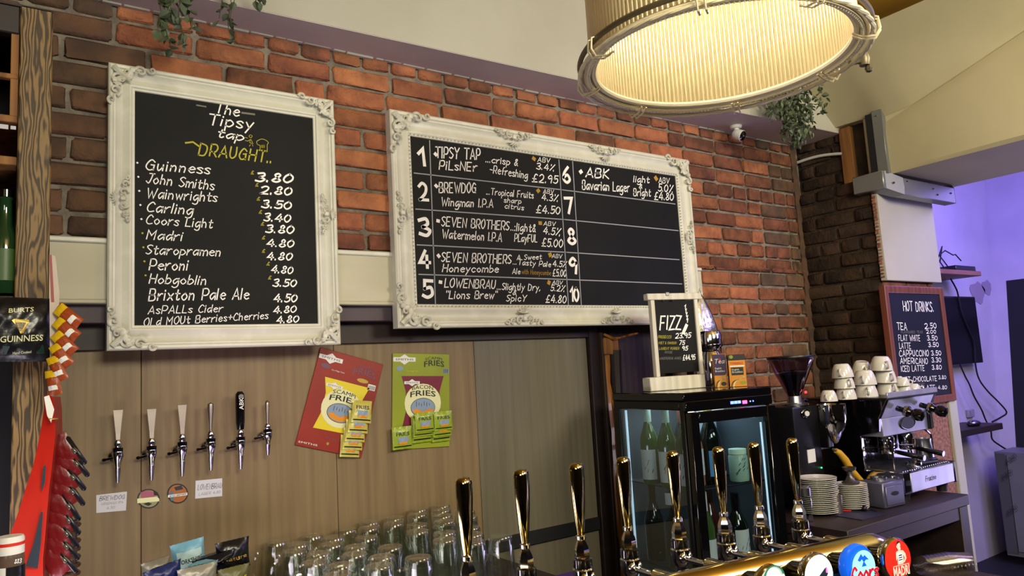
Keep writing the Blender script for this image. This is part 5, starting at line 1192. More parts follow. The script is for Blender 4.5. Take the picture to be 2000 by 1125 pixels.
# doser funnel
dx, dy = .135, -.085
MB().lathe([(.001, zg-.015), (.060, zg-.015), (.063, zg-.005), (.063, zg-.07), (.059, zg-.09), (.020, zg-.165), (.013, zg-.175), (.001, zg-.175)], 26, T=trs(dx, dy, 0)).build('doser', 'chrome', GR)
MB().box((.08, -.09, zg-.19), (.12, -.03, zg-.05), .004).build('doser_arm', 'black_gloss', GR)
MB().box((.085, -.05, zg-.20), (.155, -.02, zg-.145), .003).build('doser_base', 'steel_brushed', GR)
MB().sphere((.06, -.0575, .16), .004, 8).build('power_light', 'led_green', GR)
MB().sphere((.02, -.045, zg+.055), .006, 8).build('hopper_light', 'led_red', GR)
MB().tube([(.05, .0, zg+.01), (.07, 0, zg+.02), (.09, 0, zg+.012)], .006, 6).build('lever', 'black_plastic', GR)

# ================================================================== SAUCERS
def saucer(label, x, y, z, r, group):
    t = MB().lathe([(.001, 0), (r*.5, 0), (r*.55, .002), (r*.8, .008), (r, .0125), (r*.995, .0145), (r*.8, .0105), (r*.5, .0045), (r*.35, .004), (.001, .004)], 28).build('saucer', 'white_china', None)
    t.location = (x, y, z); return tag(t, label, 'saucer', group)
q = onZ(1601, 1003, -.649); nS = 19; ztop = onY(1601, 930, q.y).z; st = (ztop+.649-.0145)/(nS-1)
ORD = ['topmost', 'second from the top', 'third from the top', 'fourth from the top', 'fifth from the top', 'sixth from the top', 'seventh from the top', 'eighth from the top', 'ninth from the top', 'tenth from the top']
def ordn(i, n): k = n-1-i; return ORD[k] if k < 10 else ('lowest' if i == 0 else ORD[i].replace('top', 'bottom'))
first = None
for i in range(nS):
    nm = ordn(i, nS); lab = (nm+' white saucer of the tall front stack on the counter') if nm else 'white saucer within the tall front stack on the counter'
    if first is None: first = saucer(lab, q.x, q.y, -.649, .079, 'saucers of the tall front stack'); continue
    o = first.copy(); C.objects.link(o); o['label'] = lab
    o.location = (q.x+R.uniform(-.003, .003), q.y+R.uniform(-.003, .003), -.649+i*st)
q2 = Vector((2.915, 1.795, -.65)); zt2 = onY(1664, 944, q2.y).z; nS2 = 13; st2 = (zt2+.649-.012)/(nS2-1)
for i in range(nS2):
    o = first.copy(); C.objects.link(o); o.scale = (.84, .84, 1); nm = ordn(i, nS2); o['label'] = (nm+' saucer of the shorter stack behind, beside the steel drawer') if nm else 'white saucer within the shorter stack beside the steel drawer'
    o['group'] = 'saucers of the shorter stack'; o.location = (q2.x+R.uniform(-.002, .002), q2.y, -.649+i*st2)
# tamper standing on the short stack
zz = -.649+(nS2-1)*st2+.0148
t = thing('tamper', 'grey metal tamper standing on the shorter saucer stack', 'tamper', (q2.x-.01, q2.y-.01, zz))
MB().lathe([(.001, 0), (.034, 0), (.036, .006), (.020, .016), (.012, .035), (.012, .05), (.026, .058), (.028, .068), (.001, .072)], 22).build('body', mat('pewter', '5f5a58', .35, .8), t)
# knock box
a = Vector((2.985, 1.695, -.65)); b = Vector((3.122, 1.680, -.65)); w_ = (b-a).length
KB = thing('knock_box', 'grey steel knock-box drawer with oval slot beside the coffee machine', 'drawer', (a.x, a.y, -.65), rz=math.atan2((b-a).y, (b-a).x))
hk = .105
MB().box((0, 0, .002), (w_, .12, hk), .004).build('body', 'steel_dark', KB)
MB().box((.012, -.005, .012), (w_-.012, .002, hk-.016), .002).build('drawer_front', 'steel_dark', KB)
MB().lathe([(.001, 0), (.014, 0), (.014, .002), (.001, .002)], 20, T=trs(w_*.5, -.0052, hk*.55) @ rotm(PI/2, 'X') @ Matrix.Diagonal((1.6, .6, 1, 1))).build('finger_slot', 'black_matte', KB)
MB().lathe([(.001, 0), (.035, 0), (.035, .012), (.028, .012), (.028, .002), (.001, .002)], 20, T=trs(w_*.55, .07, hk)).build('top_ring', 'steel', KB)
# banana-yellow handled cloths/bananas
def banana(label, pts, r):
    P = [Vector(p) for p in pts]; o = P[0].copy(); t = thing('banana', label, 'banana', tuple(o), group='yellow bananas beside the grinder')
    c = [(p-o) for p in P]; n = len(c); rr_ = [r*(.45+.55*math.sin(PI*(i+.6)/(n+.2))) for i in range(n)]
    MB().tube([tuple(p) for p in c], rr_, 7).build('skin', 'banana', t, ang=1.0)
    MB().tube([tuple(c[-1]), tuple(c[-1]+(c[-1]-c[-2])*.6)], r*.35, 5).build('stalk', 'stem', t)
def bn(pxs, Y): return [onY(x, y, Y) for x, y in pxs]
banana('longer yellow banana slanting between grinder and tamper', bn([(1698, 952), (1680, 938), (1662, 918), (1650, 897), (1640, 885), (1632, 880)], 1.86), .017)
banana('short yellow banana tip beside the drip tray', bn([(1706, 950), (1704, 936), (1699, 920)], 1.86), .014)
# steel beaker, mat, knife, small items
q = onZ(1636, 1003, -.646); t = thing('steel_beaker', 'small brushed steel beaker in front of the saucers', 'beaker', (q.x, q.y, -.6455)); hB = onY(1636, 965, q.y).z+.646
MB().lathe([(.001, 0), (.022, 0), (.023, .003), (.024, hB), (.022, hB), (.021, .004), (.001, .004)], 20).build('body', 'steel_paddle', t)
pts = [onZ(*p, -.65) for p in ((1566, 998), (1684, 1017), (1729, 1005), (1640, 990))]
mb = MB().add([(p.x, p.y, -.6499) for p in pts]+[(p.x, p.y, -.6465) for p in pts], [(0, 1, 2, 3), (7, 6, 5, 4), (0, 4, 5, 1), (1, 5, 6, 2), (2, 6, 7, 3), (3, 7, 4, 0)])
o = mb.build('counter_mat', mat('mat_blue', '23223c', .5), smooth=False); tag(o, 'thin dark mat under the steel beaker', 'mat')
a = onZ(1644, 997, -.644); b = onZ(1678, 999, -.644)
t = thing('red_handled_knife', 'thin knife with red handle on the mat', 'knife', tuple(a)); MB().tube([(0, 0, 0), tuple((b-a)*.55)], .004, 6).build('handle', 'red_bright', t); MB().box((0, -.003, -.0008), ((b-a).length*.5, .003, .0008), T=trs(*((b-a)*.55)) @ rotm(math.atan2((b-a).y, (b-a).x))).build('blade', 'chrome', t)
a = onZ(1688, 993, -.636); b = onZ(1714, 999, -.642)
t = thing('milk_brush', 'short dark brush with metal tip on the mat', 'brush', tuple(a)); MB().sphere((0, 0, 0), .012, 10).build('head', 'black_plastic', t); MB().tube([(0, 0, 0), tuple(b-a)], [.005, .002], 6).build('shaft', 'chrome', t)
# tall things left of the saucers
q = onZ(1540, 1012, -.70); t = thing('salt_shaker', 'glass shaker with steel lid between fridge and saucers', 'shaker', (2.60, 1.80, -.65))
MB().lathe([(.001, 0), (.026, 0), (.028, .08), (.024, .10), (.001, .10)], 16).build('jar', 'clear_glass', t); MB().lathe([(.025, .10), (.026, .10), (.026, .13), (.018, .138), (.001, .14)], 16).build('lid', 'steel', t)

# ================================================================== HOT DRINKS BOARD
YH = 1.872
tl, tr, brr, bll = [onY(x, y, YH) for x, y in ((1731, 558), (1844, 561), (1868, 790), (1751, 790))]
HB = thing('hot_drinks_board', 'brown framed chalkboard headed Hot Drinks, hung on the pier above the coffee machine', 'chalkboard', ((bll.x+brr.x)/2, YH, bll.z))
wH = ((tr.x-tl.x)+(brr.x-bll.x))/2; hH = (tl.z-bll.z+tr.z-brr.z)/2
HB.location.x = (tl.x+tr.x+brr.x+bll.x)/4; HB.location.z = (bll.z+brr.z)/2
frame(HB, wH, hH, [(0, .03), (0, .003), (.004, 0), (.030, 0), (.036, .004), (.036, .012), (.036, .025)], 'frame_brown')
MB().box((-wH/2+.03, .008, .03), (wH/2-.03, .022, hH-.03)).build('writing_surface', 'chalkboard_blue', HB, smooth=False)
PH = (0, YH+.0075, 0)
def c4(x, y): return (1500+x/3.75, 540+y/3.75)
def T4(s, a, b, h, m='chalk', w=.12, **k): return tx(HB, s, c4(*a), c4(*b), h/3.75, m, PH, NY, w=w, **k)
for s, a, b, h, m in (('HOT DRINKS.', (993, 252), (1213, 256), 70, 'chalk'), ('TEA', (947, 388), (1018, 392), 50, 'chalk'), ('2.50', (1150, 382), (1235, 378), 38, 'chalk'), ('FLAVOURED TEAS', (975, 416), (1133, 416), 18, 'chalk_dim'), ('2.00', (1160, 417), (1232, 417), 26, 'chalk'),
    ('FLAT WHITE', (957, 470), (1116, 472), 42, 'chalk'), ('3.50', (1167, 467), (1243, 468), 34, 'chalk'), ('LATTE', (963, 528), (1048, 528), 42, 'chalk'), ('3.50', (1176, 515), (1252, 514), 32, 'chalk'),
    ('CAPPUCCINO', (963, 585), (1178, 582), 44, 'chalk'), ('3.50', (1197, 578), (1270, 577), 34, 'chalk'), ('AMERICANO', (970, 638), (1170, 640), 42, 'chalk'), ('3.30', (1200, 628), (1270, 627), 34, 'chalk'),
    ('ICED LATTE', (977, 697), (1148, 690), 42, 'chalk'), ('3.80', (1202, 682), (1273, 680), 32, 'chalk'), ('HOT CHOCOLATE', (985, 772), (1238, 764), 36, 'chalk'), ('3.80', (1250, 752), (1306, 750), 26, 'chalk'),
    ('LUXURY', (1085, 796), (1148, 792), 14, 'chalk_dim'), ('CHOCOLATE', (1030, 834), (1226, 828), 34, 'chalk'), ('4.80', (1247, 826), (1312, 824), 26, 'chalk')): T4(s, a, b, h, m, .12, slant=.05)

# ================================================================== FAR ROOM
a, b = onY(1846, 578, 2.70), onY(1921, 708, 2.70)
t = thing('television', 'black flat television on the purple wall behind the hot drinks board', 'television', ((a.x+b.x)/2-.12, 2.70, b.z))
wt = (b.x-a.x)+.24; ht_ = a.z-b.z
MB().box((-wt/2, 0, 0), (wt/2, .045, ht_), .006).build('screen_frame', 'black_plastic', t); MB().box((-wt/2+.012, -.002, .015), (wt/2-.012, .001, ht_-.012)).build('screen', 'tv_screen', t, smooth=False)
MB().box((-.08, .045, ht_*.3), (.08, .10, ht_*.7), .004).build('wall_bracket', 'black_matte', t)
def shelf(label, px, py, Y0, w_, d_, th, m):
    q = onY(px, py, Y0); t = thing('wall_shelf', label, 'shelf', (q.x, 2.80, q.z)); MB().box((-w_, Y0-2.80, -th), (0, -.001, 0), .003).build('board', m, t)
    MB().box((-w_*.5, -.05, -th-.03), (-w_*.5+.02, -.001, -th)).build('bracket', 'black_matte', t); return t, q
t, q = shelf('upper brown shelf on the purple wall, with a small black box on it', 1916, 530, 2.52, 1.1, .28, .035, 'shelf_wood')
bx_ = thing('set_top_box', 'small black box with tangled cables on the upper shelf', 'set-top box', (onY(1870, 522, 2.62).x, 2.62, q.z)); MB().box((-.16, -.06, 0), (.16, .09, .045), .004).build('case', 'black_plastic', bx_)
MB().tube([(-.15, .0, .04), (-.22, .02, .13), (-.12, .02, .17), (.0, .02, .14), (.06, .03, .15), (.12, .02, .10)], .005, 6).build('cable', 'black_cable', bx_)
MB().tube([(-.2, .0, .02), (-.25, .02, .10), (-.16, .02, .20), (-.2, .03, .08)], .005, 6).build('cable', 'black_cable', bx_)
t, q = shelf('lower dark shelf on the purple wall, with a computer mouse on it', 1958, 826, 2.52, 1.1, .28, .045, 'dark_wood')
ms = onZ(1901, 822, q.z+.0); t = thing('computer_mouse', 'dark computer mouse on the lower shelf', 'mouse', (onY(1901, 824, 2.60).x, 2.60, q.z))
MB().sphere((0, 0, .018), (.075, .04, .026), 14).build('shell', 'black_plastic', t); MB().sphere((-.02, -.015, .026), (.05, .03, .02), 12).build('side_trim', 'steel', t)
o = MB().box((onY(1893, 808, 2.795).x-.05, 2.775, onY(1893, 815, 2.795).z), (onY(1893, 808, 2.795).x+.05, 2.799, onY(1893, 800, 2.795).z), .004).build('wall_socket', mat('socket_grey', '8a8590', .5)); tag(o, 'small wall socket above the lower shelf', 'socket')
def wire(label, pts, Y=2.69):
    P = [onY(x, y, Y) for x, y in pts]; c = catmull([(p.x, p.z) for p in P], 4); o = MB().tube([(x-P[0].x, 0, z-P[0].z) for x, z in c], .0065, 6).build('cable', 'black_cable'); o.location = P[0]; tag(o, label, 'cable')
wire('black cable looping over the television to the right', [(1857, 545), (1868, 565), (1872, 580), (1878, 610), (1890, 640), (1902, 670), (1905, 710), (1912, 740), (1930, 765), (1950, 785), (1966, 805), (1955, 815), (1938, 824)])
wire('black cable from below the television to the steel cabinet', [(1875, 712), (1885, 735), (1893, 750), (1903, 775), (1917, 800), (1925, 820), (1935, 840), (1938, 858), (1953, 870), (1966, 878)])
xb = 6.25; y1 = onX(1941, 882, xb).y; zt_ = onX(1941, 882, xb).z; y0 = onX(2010, 878, xb).y-.3
t = thing('steel_cabinet', 'tall grey steel cabinet with protective film at the far right', 'cabinet', (xb, y1, -1.65))
MB().box((0, y0-y1, .06), (.33, 0, zt_+1.65), .004).build('body', 'steel_film', t)
MB().box((-.012, y0-y1, .10), (0, -.085, zt_+1.65-.015), .003).build('door', 'steel_film', t)
MB().box((-.006, -.08, .08), (0, -.004, zt_+1.65-.01), .002).build('edge_strip', mat('edge_dark', '4a4a4c', .5), t)
for k, (x, y) in enumerate(((1966, 905), (1958, 935), (1968, 1005))):
    for j in range(2):
        A = hit(x, y+j*6, (xb-.0135, 0, 0), Vector((1, 0, 0))); B = hit(x+20, y-14+j*6, (xb-.0135, 0, 0), Vector((1, 0, 0)))
        letters(t, 'NO TRACES', A, B-A, Vector((0, (B-A).z, -(B-A).y)).normalized()*.022, 'black_print', w=.09, jit=0)

# ================================================================== BEER FONT
du = Vector((math.cos(.163), -math.sin(.163), 0)); dn = Vector((-du.y*-1, -du.x, 0)); dn = Vector((-math.sin(.163), -math.cos(.163), 0))
O = Vector((1.113, .973, -.405))-Vector((0, 0, 0)); O = onZ(1560, 1068, -.360); O = Vector((O.x, O.y, -.390))
FT = thing('beer_font', 'long brass T-bar beer font at the front of the bar', 'beer font', tuple(O), rz=-.163)
xe = (onZ(1722, 1034, -.360)-O).dot(du)
mb = MB(); P = [(-1.15, 0, 0), (-.6, 0, 0), (0, 0, 0), (xe-.05, 0, 0)]+[(xe-.05+.06*math.sin(a), 0, -.06+.06*math.cos(a)) for a in [PI/2*k/6 for k in range(1, 7)]]+[(xe+.01, 0, -.30), (xe+.01, 0, -.48)]
mb.tube(P, .030, 20).build('horizontal_tube', 'brass', FT, ang=1.2)
MB().tube([(-1.15, 0, 0), (-1.18, 0, -.01), (-1.19, 0, -.06), (-1.19, 0, -.48)], .030, 16).build('left_leg', 'brass', FT)
MB().box((-1.1, -.045, -.075), (xe-.02, -.02, -.012), .004).build('front_channel', 'brass_dull', FT)
for x in (-1.19, xe+.01): MB().lathe([(.06, -.483), (.06, -.475), (.035, -.46), (.031, -.43)], 20, T=trs(x, 0, 0)).build('foot_flange', 'brass', FT)
TL_ = [(905, 932), (1017, 916), (1125, 904), (1216, 892), (1313, 880), (1402, 872), (1471, 863), (1546, 855)]
def fonttap():
    t = thing('beer_tap', '', 'beer tap')
    # origin at handle top centre projected down: z=0 is the top of the handle
    mb = MB(); prof = [(.001, 0), (.0085, -.0012), (.0120, -.005), (.0133, -.012), (.0131, -.035), (.0112, -.075), (.0085, -.11), (.0062, -.128), (.0060, -.136)]
    v = []; f = []; sg = 12
    for r, z in prof:
        for k in range(sg): a = 2*PI*(k+.5)/sg; q = r*(1+.12*math.cos(4*a)); v.append((q*math.cos(a)*1.08, q*math.sin(a)*.92, z))
    for i in range(len(prof)-1):
        for k in range(sg): f.append((i*sg+k, (i+1)*sg+k, (i+1)*sg+(k+1) % sg, i*sg+(k+1) % sg))
    mb.add(v, f).build('handle', 'brass_handle', t, ang=1.0)
    MB().lathe([(.0075, -.132), (.0095, -.134), (.0095, -.140), (.007, -.142)], 14).build('ring', 'chrome', t)
    mb = MB(); mb.lathe([(.007, -.140), (.0125, -.153), (.0142, -.160), (.0142, -.176), (.012, -.178)], 6, T=rotm(.3)); mb.build('hex_neck', 'chrome', t, ang=.4)
    MB().lathe([(.014, -.174), (.0178, -.176), (.0182, -.190), (.0165, -.192)], 20).build('collar', 'black_gloss', t)
    mb = MB(); mb.lathe([(.0165, -.191), (.0195, -.194), (.0190, -.206), (.0170, -.217), (.0125, -.226), (.010, -.228)], 20); mb.sphere((-.006, -.014, -.208), (.009, .008, .012), 10); mb.sphere((.010, -.012, -.208), (.008, .008, .011), 10); mb.build('valve_body', 'chrome', t)
    MB().tube([(0, 0, -.224), (0, .001, -.245), (0, .002, -.268)], [.0115, .0105, .0085], 14).build('spout', 'chrome', t)
    return t
proto = None; ords = ['leftmost', 'second from the left', 'third from the left', 'fourth from the left', 'fourth from the right', 'third from the right', 'second from the right', 'rightmost']
for i, (x, y) in enumerate(TL_):
    p = onZ(x, y, -.178)
    lab = ords[i]+' brass-handled tap on the beer font'
    if proto is None: proto = fonttap(); proto.location = p; proto.rotation_euler = (0, 0, -.163); proto['label'] = lab; proto['group'] = 'brass handled taps along the font'; tt = proto
    else: tt = dup(proto, tuple(p), -.163, lab)
    # arm from tap to font: part of the font
    A = mw(FT).inverted() @ (p+Vector((0, 0, -.210))); B = Vector((A.x, .012, .006)); A2 = A+Vector((0, -.012, 0))
    MB().tube([tuple(A2), tuple(A2+(B-A2)*.62)], .0062, 10).build('tap_arm', 'chrome', FT)
    MB().tube([tuple(A2+(B-A2)*.45), tuple(A2+(B-A2)*.48), tuple(A2+(B-A2)*.52), tuple(B)], [.0075, .0125, .0135, .014], 14).build('arm_socket', 'brass', FT)
# lit badges
def badge(label, px, py, off, ry, rim, face, items, dx=0):
    # lens centre lies on a vertical plane in front of the tube
    N_ = dn; P0_ = O+dn*off; c = hit(px, py, P0_, N_); t = thing('lit_tap_badge', label, 'badge', tuple(c), rz=-.163, group='lit round beer badges on the font')
    top = hit(px, py-ry, P0_, N_); r = top.z-c.z
    T = rotm(PI/2, 'X')
    MB().lathe([(r*.60, -.022), (r*.86, -.016), (r*1.0, -.008), (r*1.0, 0), (r*.93, .004)], 40, T=T).build('rim', rim, t)
    MB().tube([(0, .028, 0), (0, off-.028, .0)], [r*.5, r*.36], 16).build('mount', 'black_gloss', t)
    MB().lathe([(.0001, .006), (r*.5, .0055), (r*.90, .003), (r*.94, .0)], 40, T=T).build('face', face, t)
    for pts, m, lay_ in items:
        flatp(t, [(a*r, b*r) for a, b in pts], m, -.0068-.0006*lay_)
    return t, r
def circ(cx_, cz_, q, n=32, a0=0, a1=2*PI): return [(cx_+q*math.cos(a0+(a1-a0)*k/n), cz_+q*math.sin(a0+(a1-a0)*k/n)) for k in range(n)]
BO = .085
t, r = badge('round red lit badge with a white figure over white letters, rightmost on the font', 1751, 1092, BO, 43, 'chrome', 'badge_red', [
    ([(-.16, .62), (-.04, .78), (.08, .80), (.14, .66), (.10, .60), (.14, .50), (.05, .42), (-.05, .45), (-.10, .55)], 'white_print', 1),
    ([(-.22, .38), (.0, .46), (.28, .40), (.42, .24), (.46, .02), (.30, -.16), (.22, -.12), (.34, .04), (.26, .20), (.24, -.14), (.20, -.20), (-.18, -.20), (-.16, .1), (-.26, .0)], 'white_print', 1),
    ([(-.12, .30), (.18, .30), (.20, .0), (-.10, -.12)], 'badge_grey', 2), ([(-.08, .24), (.12, .25), (.14, .20), (-.08, .19)], 'badge_navy', 3), ([(-.09, .13), (.14, .14), (.14, .10), (-.09, .09)], 'badge_navy', 3), ([(-.10, .03), (.14, .04), (.14, .0), (-.10, -.01)], 'badge_navy', 3),
    ([(-.16, .73), (.12, .82), (.12, .86), (-.06, .88)], 'badge_navy', 2),
    ([(-.52, -.26), (.60, -.26), (.60, -.23), (-.52, -.23)], 'white_print', 1)])
lt(t, 'MADRI', -r*.56, -r*.70, r*1.12, r*.42, 'white_print', -.0082, bold=.035); lt(t, 'EXCEPCIONAL', -r*.42, -r*.86, r*.84, r*.09, 'white_print', -.0082)
t, r = badge('round blue lit badge with mountain and red script, second from the right', 1677, 1106, BO, 44, 'badge_blue', 'badge_blue', [
    (circ(.12, -.02, .76), 'badge_cyan', 1), ([(-.25, .34), (.0, .60), (.12, .44), (.22, .52), (.48, .28), (.30, .30), (.14, .20), (.02, .36), (-.10, .26)], 'badge_blue', 2),
    ([(-.02, .02), (.14, .26), (.30, .02)], 'badge_blue', 2)])
lt(t, 'Coors', -r*.80, -r*.56, r*1.75, r*.62, 'white_print', -.0085, bf=False, w=.26, slant=.2, jit=0); lt(t, 'Coors', -r*.80, -r*.56, r*1.75, r*.62, 'badge_letter_red', -.0092, bf=False, w=.19, slant=.2, jit=0)
t, r = badge('round white lit badge with a dark slanting bar, third from the right', 1597, 1123, BO, 44, 'chrome', 'badge_white', [
    ([(-.72, -.44), (.30, .30), (.42, .34), (.46, .02), (.30, -.16), (-.30, -.62), (-.60, -.60)], 'badge_navy', 1), ([(.34, .10), (.46, .06), (.44, .32), (.36, .30)], 'led_pink', 2)])
t, r = badge('round white badge with green arc, fourth from the right and mostly below the frame', 1508, 1143, BO, 41, 'brass', 'badge_grey', [
    (circ(0, .30, .72, 20, .25, PI-.25)+[(q[0]*.8, q[1]*.8+.14) for q in reversed(circ(0, .30, .72, 20, .25, PI-.25))], 'badge_green', 1)])
flatp(t, [(-.1*r, .28*r), (.0, .36*r), (.1*r, .28*r), (.06*r, .2*r), (-.06*r, .2*r)], 'badge_navy', -.0085)

# plastic cup wrap at the right
def crinkle(label, px, py, Z, s):
    q = onZ(px, py, Z); t = thing('plastic_cup_stack', label, 'plastic cups', (q.x, q.y, Z), rz=-.3)
    for k in range(7):
        MB().lathe([(.030*s, 0), (.040*s, .10*s), (.042*s, .102*s), (.039*s, .10*s), (.029*s, .003)], 20, T=trs(k*.016*s, 0, .04*s) @ rotm(PI/2+.25, 'Y')).build('cup', 'plastic_cup', t)
crinkle('clear plastic cups lying on their side right of the red badge', 1800, 1128, -.56, .75)
q = onZ(1822, 1128, -.55)
o = MB().box((q.x-.05, q.y-.1, -.885), (q.x+.3, q.y+.1, -.60), .004).build('bar_shelf', 'dark_wood'); tag(o, 'dark ledge under the plastic cups', 'ledge')

# ================================================================== GLASSES ON THE BACK COUNTER
def tumbler(h_, r, m='clear_glass'):
    t = thing('pint_glass', '', 'glass')
    MB().lathe([(r, 0), (r*1.0, h_*.3), (r*.93, h_*.75), (r*.86, h_*.97), (r*.80, h_), (.001, h_), (.001, h_*.93), (r*.78, h_*.93), (r*.86, h_*.7), (r*.94, h_*.3), (r*.94, 0), (r, 0)], 20).build('bowl', m, t)
    MB().ring((0, 0, h_-.004), r*.83, .0016, 24, 5).build('foot_ring', m, t)
    return t
def mug(h_, r):
    t = tumbler(h_, r); t.name = 'glass_tankard'
    MB().tube([(a, 0, b) for a, b in catmull([(r*.92, h_*.22), (r*1.45, h_*.25), (r*1.6, h_*.5), (r*1.4, h_*.78), (r*.9, h_*.80)], 5)], .0055, 8).build('handle', 'clear_glass', t)
    return t
ZC = -.6195
gp = tumbler(.145, .041); gm_ = mug(.135, .042)
rows = [2.385, 2.297, 2.209, 2.121, 2.033, 1.945, 1.857]
kk = 0; first_p = True; first_m = True
rn = ['back row', 'second row from the back', 'third row from the back', 'fourth row from the back', 'third row from the front', 'second row from the front', 'front row']
for ri, y in enumerate(rows):
    x = .70+(.045 if ri % 2 else 0); ci = 0
    while x < (1.30 if ri < 4 else 1.24):
        gap = abs(x-1.005) < .03 and ri > 1
        if not gap:
            left = x < .95; jx, jy = R.uniform(-.003, .003), R.uniform(-.003, .003)
            lab = ('glass tankard' if left else 'pint glass')+' upside down in the '+rn[ri]+', '+['first', 'second', 'third', 'fourth', 'fifth', 'sixth', 'seventh', 'eighth'][ci]+' from the left'
            loc = (x+jx, y+jy, ZC+(R.choice((0, 0, .004))))
            loc = (x+jx, y+jy, ZC)
            if left:
                if first_m: o = gm_; first_m = False; o.location = loc; o.rotation_euler = (0, 0, PI); o['label'] = lab
                else: o = dup(gm_, loc, PI+R.uniform(-.12, .12), lab)
                o['group'] = 'tankards on the back counter'
            else:
                if first_p: o = gp; first_p = False; o.location = loc; o['label'] = lab
                else: o = dup(gp, loc, 0, lab)
                o['group'] = 'pint glasses on the back counter'
                o.scale = (1, 1, 1.10 if (x > 1.15 and ri < 4) else 1)
            ci += 1
        x += .116 if x < .90 else .0895
# purple bar mat
a = onZ(985, 1082, -.619); t = thing('bar_mat', 'purple bar mat with white GIN lettering at the right end of the back counter', 'bar mat', (1.20, 1.83, -.6198))
mt_x = a.x-1.20
MB().box((-.30, -.045, 0), (mt_x+.02, .0, .003), .0008).build('mat', 'purple_mat', t)
lt(t, 'GIN', .0, .0, .1, .02, 'white_print', -.03)
# crisps in a wicker basket
q = onY(388, 1105, 2.17)
BK = thing('wicker_basket', 'wicker basket full of crisp packets on the back counter', 'basket', (q.x, 2.17, ZC))
mb = MB(); hb_ = .07
for k in range(9):
    z = .008+k*hb_/9; rr2 = .108+.014*k/9; mb.ring((0, 0, z), rr2, .006, 40, 6, T=Matrix.Diagonal((1.15, .8, 1, 1)))
for k in range(28): a = 2*PI*k/28; mb.tube([(.108*1.15*math.cos(a), .108*.8*math.sin(a), 0), (.124*1.15*math.cos(a), .124*.8*math.sin(a), hb_)], .004, 5)
mb.build('weave', 'wicker', BK)['kind'] = 'stuff'
MB().ring((0, 0, hb_), .124, .007, 48, 6, T=Matrix.Diagonal((1.15, .8, 1, 1))).build('rim', mat('wicker_light', '7a4424', .5), BK)
def crisp(label, px, py, Y, wpx, hpx, m, lean=0, tilt=0, yaw=0, txt=None, tm='black_print', seed=1, patch=None):
    c = onY(px, py, Y); a = onY(px-wpx/2, py, Y); b = onY(px+wpx/2, py, Y); w_ = (b-a).length; h_ = onY(px, py-hpx, Y).z-c.z
    t = thing('crisp_packet', label, 'crisp packet', (c.x, Y, c.z), group='crisp packets in the basket'); t.rotation_euler = (lean, tilt, yaw)
    o, S, X = bag(w_, h_, .022, m, seed, t, 'wrapper', n=18)
    def on(a, b, e=.0015): return (a, -S(max(-.98, min(.98, 2*a/w_)), max(-.98, min(.98, (2*b/h_-1)/.94)))-e, b)
    if patch: MB().grid(lambda a_, b_: on((a_-.5)*w_*.72, h_*.10+b_*h_*.66, .001), 10, 8).build('print', patch, t)
    if txt:
        v, f = bfont(txt, .01); MB().add([on(-w_*.36+x*w_*.72, h_*.40+y*h_*.14, .0022) for x, y in v], f).build('lettering', tm, t, smooth=False)
    return t
crisp('pale blue crisp packet with a whitish panel standing up in the basket', 372, 1118, 2.20, 66, 64, 'pack_lightblue', .1, -.12, 0, 'YORKSHIRE', 'black_print', 3, mat('paper_blue', 'a9c8cc', .5))
crisp('black crisp packet with gold script standing up at the right of the basket', 456, 1112, 2.17, 66, 60, 'pack_black', .12, -.06, 0, 'Nature', 'gold_print', 4)
crisp('grey packet at the left of the basket', 305, 1126, 2.20, 60, 36, 'pack_grey', .2, -.1, .2, None, seed=5)
crisp('dark blue packet in front at the left of the basket', 320, 1140, 2.10, 76, 42, 'pack_blue', .35, -.18, .1, None, seed=6)
crisp('light grey packet leaning in the middle of the basket', 385, 1142, 2.08, 78, 42, 'pack_grey', .3, -.05, 0, None, seed=7)
crisp('small light blue packet lying in the middle of the basket', 395, 1112, 2.12, 62, 14, 'pack_lightblue', .5, -.08, 0, None, seed=8)
crisp('black packet lying flat between the standing ones', 418, 1098, 2.15, 86, 17, 'pack_black', .4, -.12, 0, None, seed=9)
crisp('green and brown packet at the lower right of the basket', 456, 1140, 2.09, 62, 38, mat('pack_olive', '5a5a34', .4, bump=.4, bs=30), .3, -.05, 0, 'CRISPS', 'yellow_print', seed=10)

# ================================================================== LEFT SHELF UNIT
YS = 1.90
SU = thing('wooden_shelf_unit', 'wooden shelf unit with grained post at the left edge', 'shelf unit', (0, YS, -1.65))
def zs(px, py, Y=YS): return onY(px, py, Y).z+1.65
x0, x1 = onY(34, 300, YS).x, onY(100, 300, YS).x
zt_ = zs(100, 20)
MB().box((x0, 0, 0), (x1, .035, zt_), .003).build('front_post', 'post_wood', SU)
MB().box((x1-.012, .034, 0), (x1-.002, .42, zt_), .002).build('side_panel', 'dark_wood', SU)
MB().box((x0-.016, .004, zs(30, 235)), (x0-.001, .03, zs(30, 62)), .001).build('inner_stile', 'raw_timber', SU)
MB().box((-.6, .0, zs(10, 62)), (x0+.0, .034, zt_-.006), .003).build('top_rail', 'dark_wood', SU)
for i, (ya, yb, m) in enumerate(((150, 140, 'raw_timber'), (236, 222, 'raw_timber'), (320, 303, 'raw_timber'), (590, 576, 'dark_wood'))):
    MB().box((-.6, .002 if i < 3 else .01, zs(5, ya)), (x0-.001, .40 if i in (1, 2, 3) else .02, zs(5, yb)), .002).build('shelf', m, SU)
MB().box((-.6, .40, 0), (x1-.01, .42, zt_), .001).build('back_panel', 'black_matte', SU)
MB().box((-.6, .0, zt_-.006), (x1, .42, zt_), .001).build('top_board', 'dark_wood', SU)
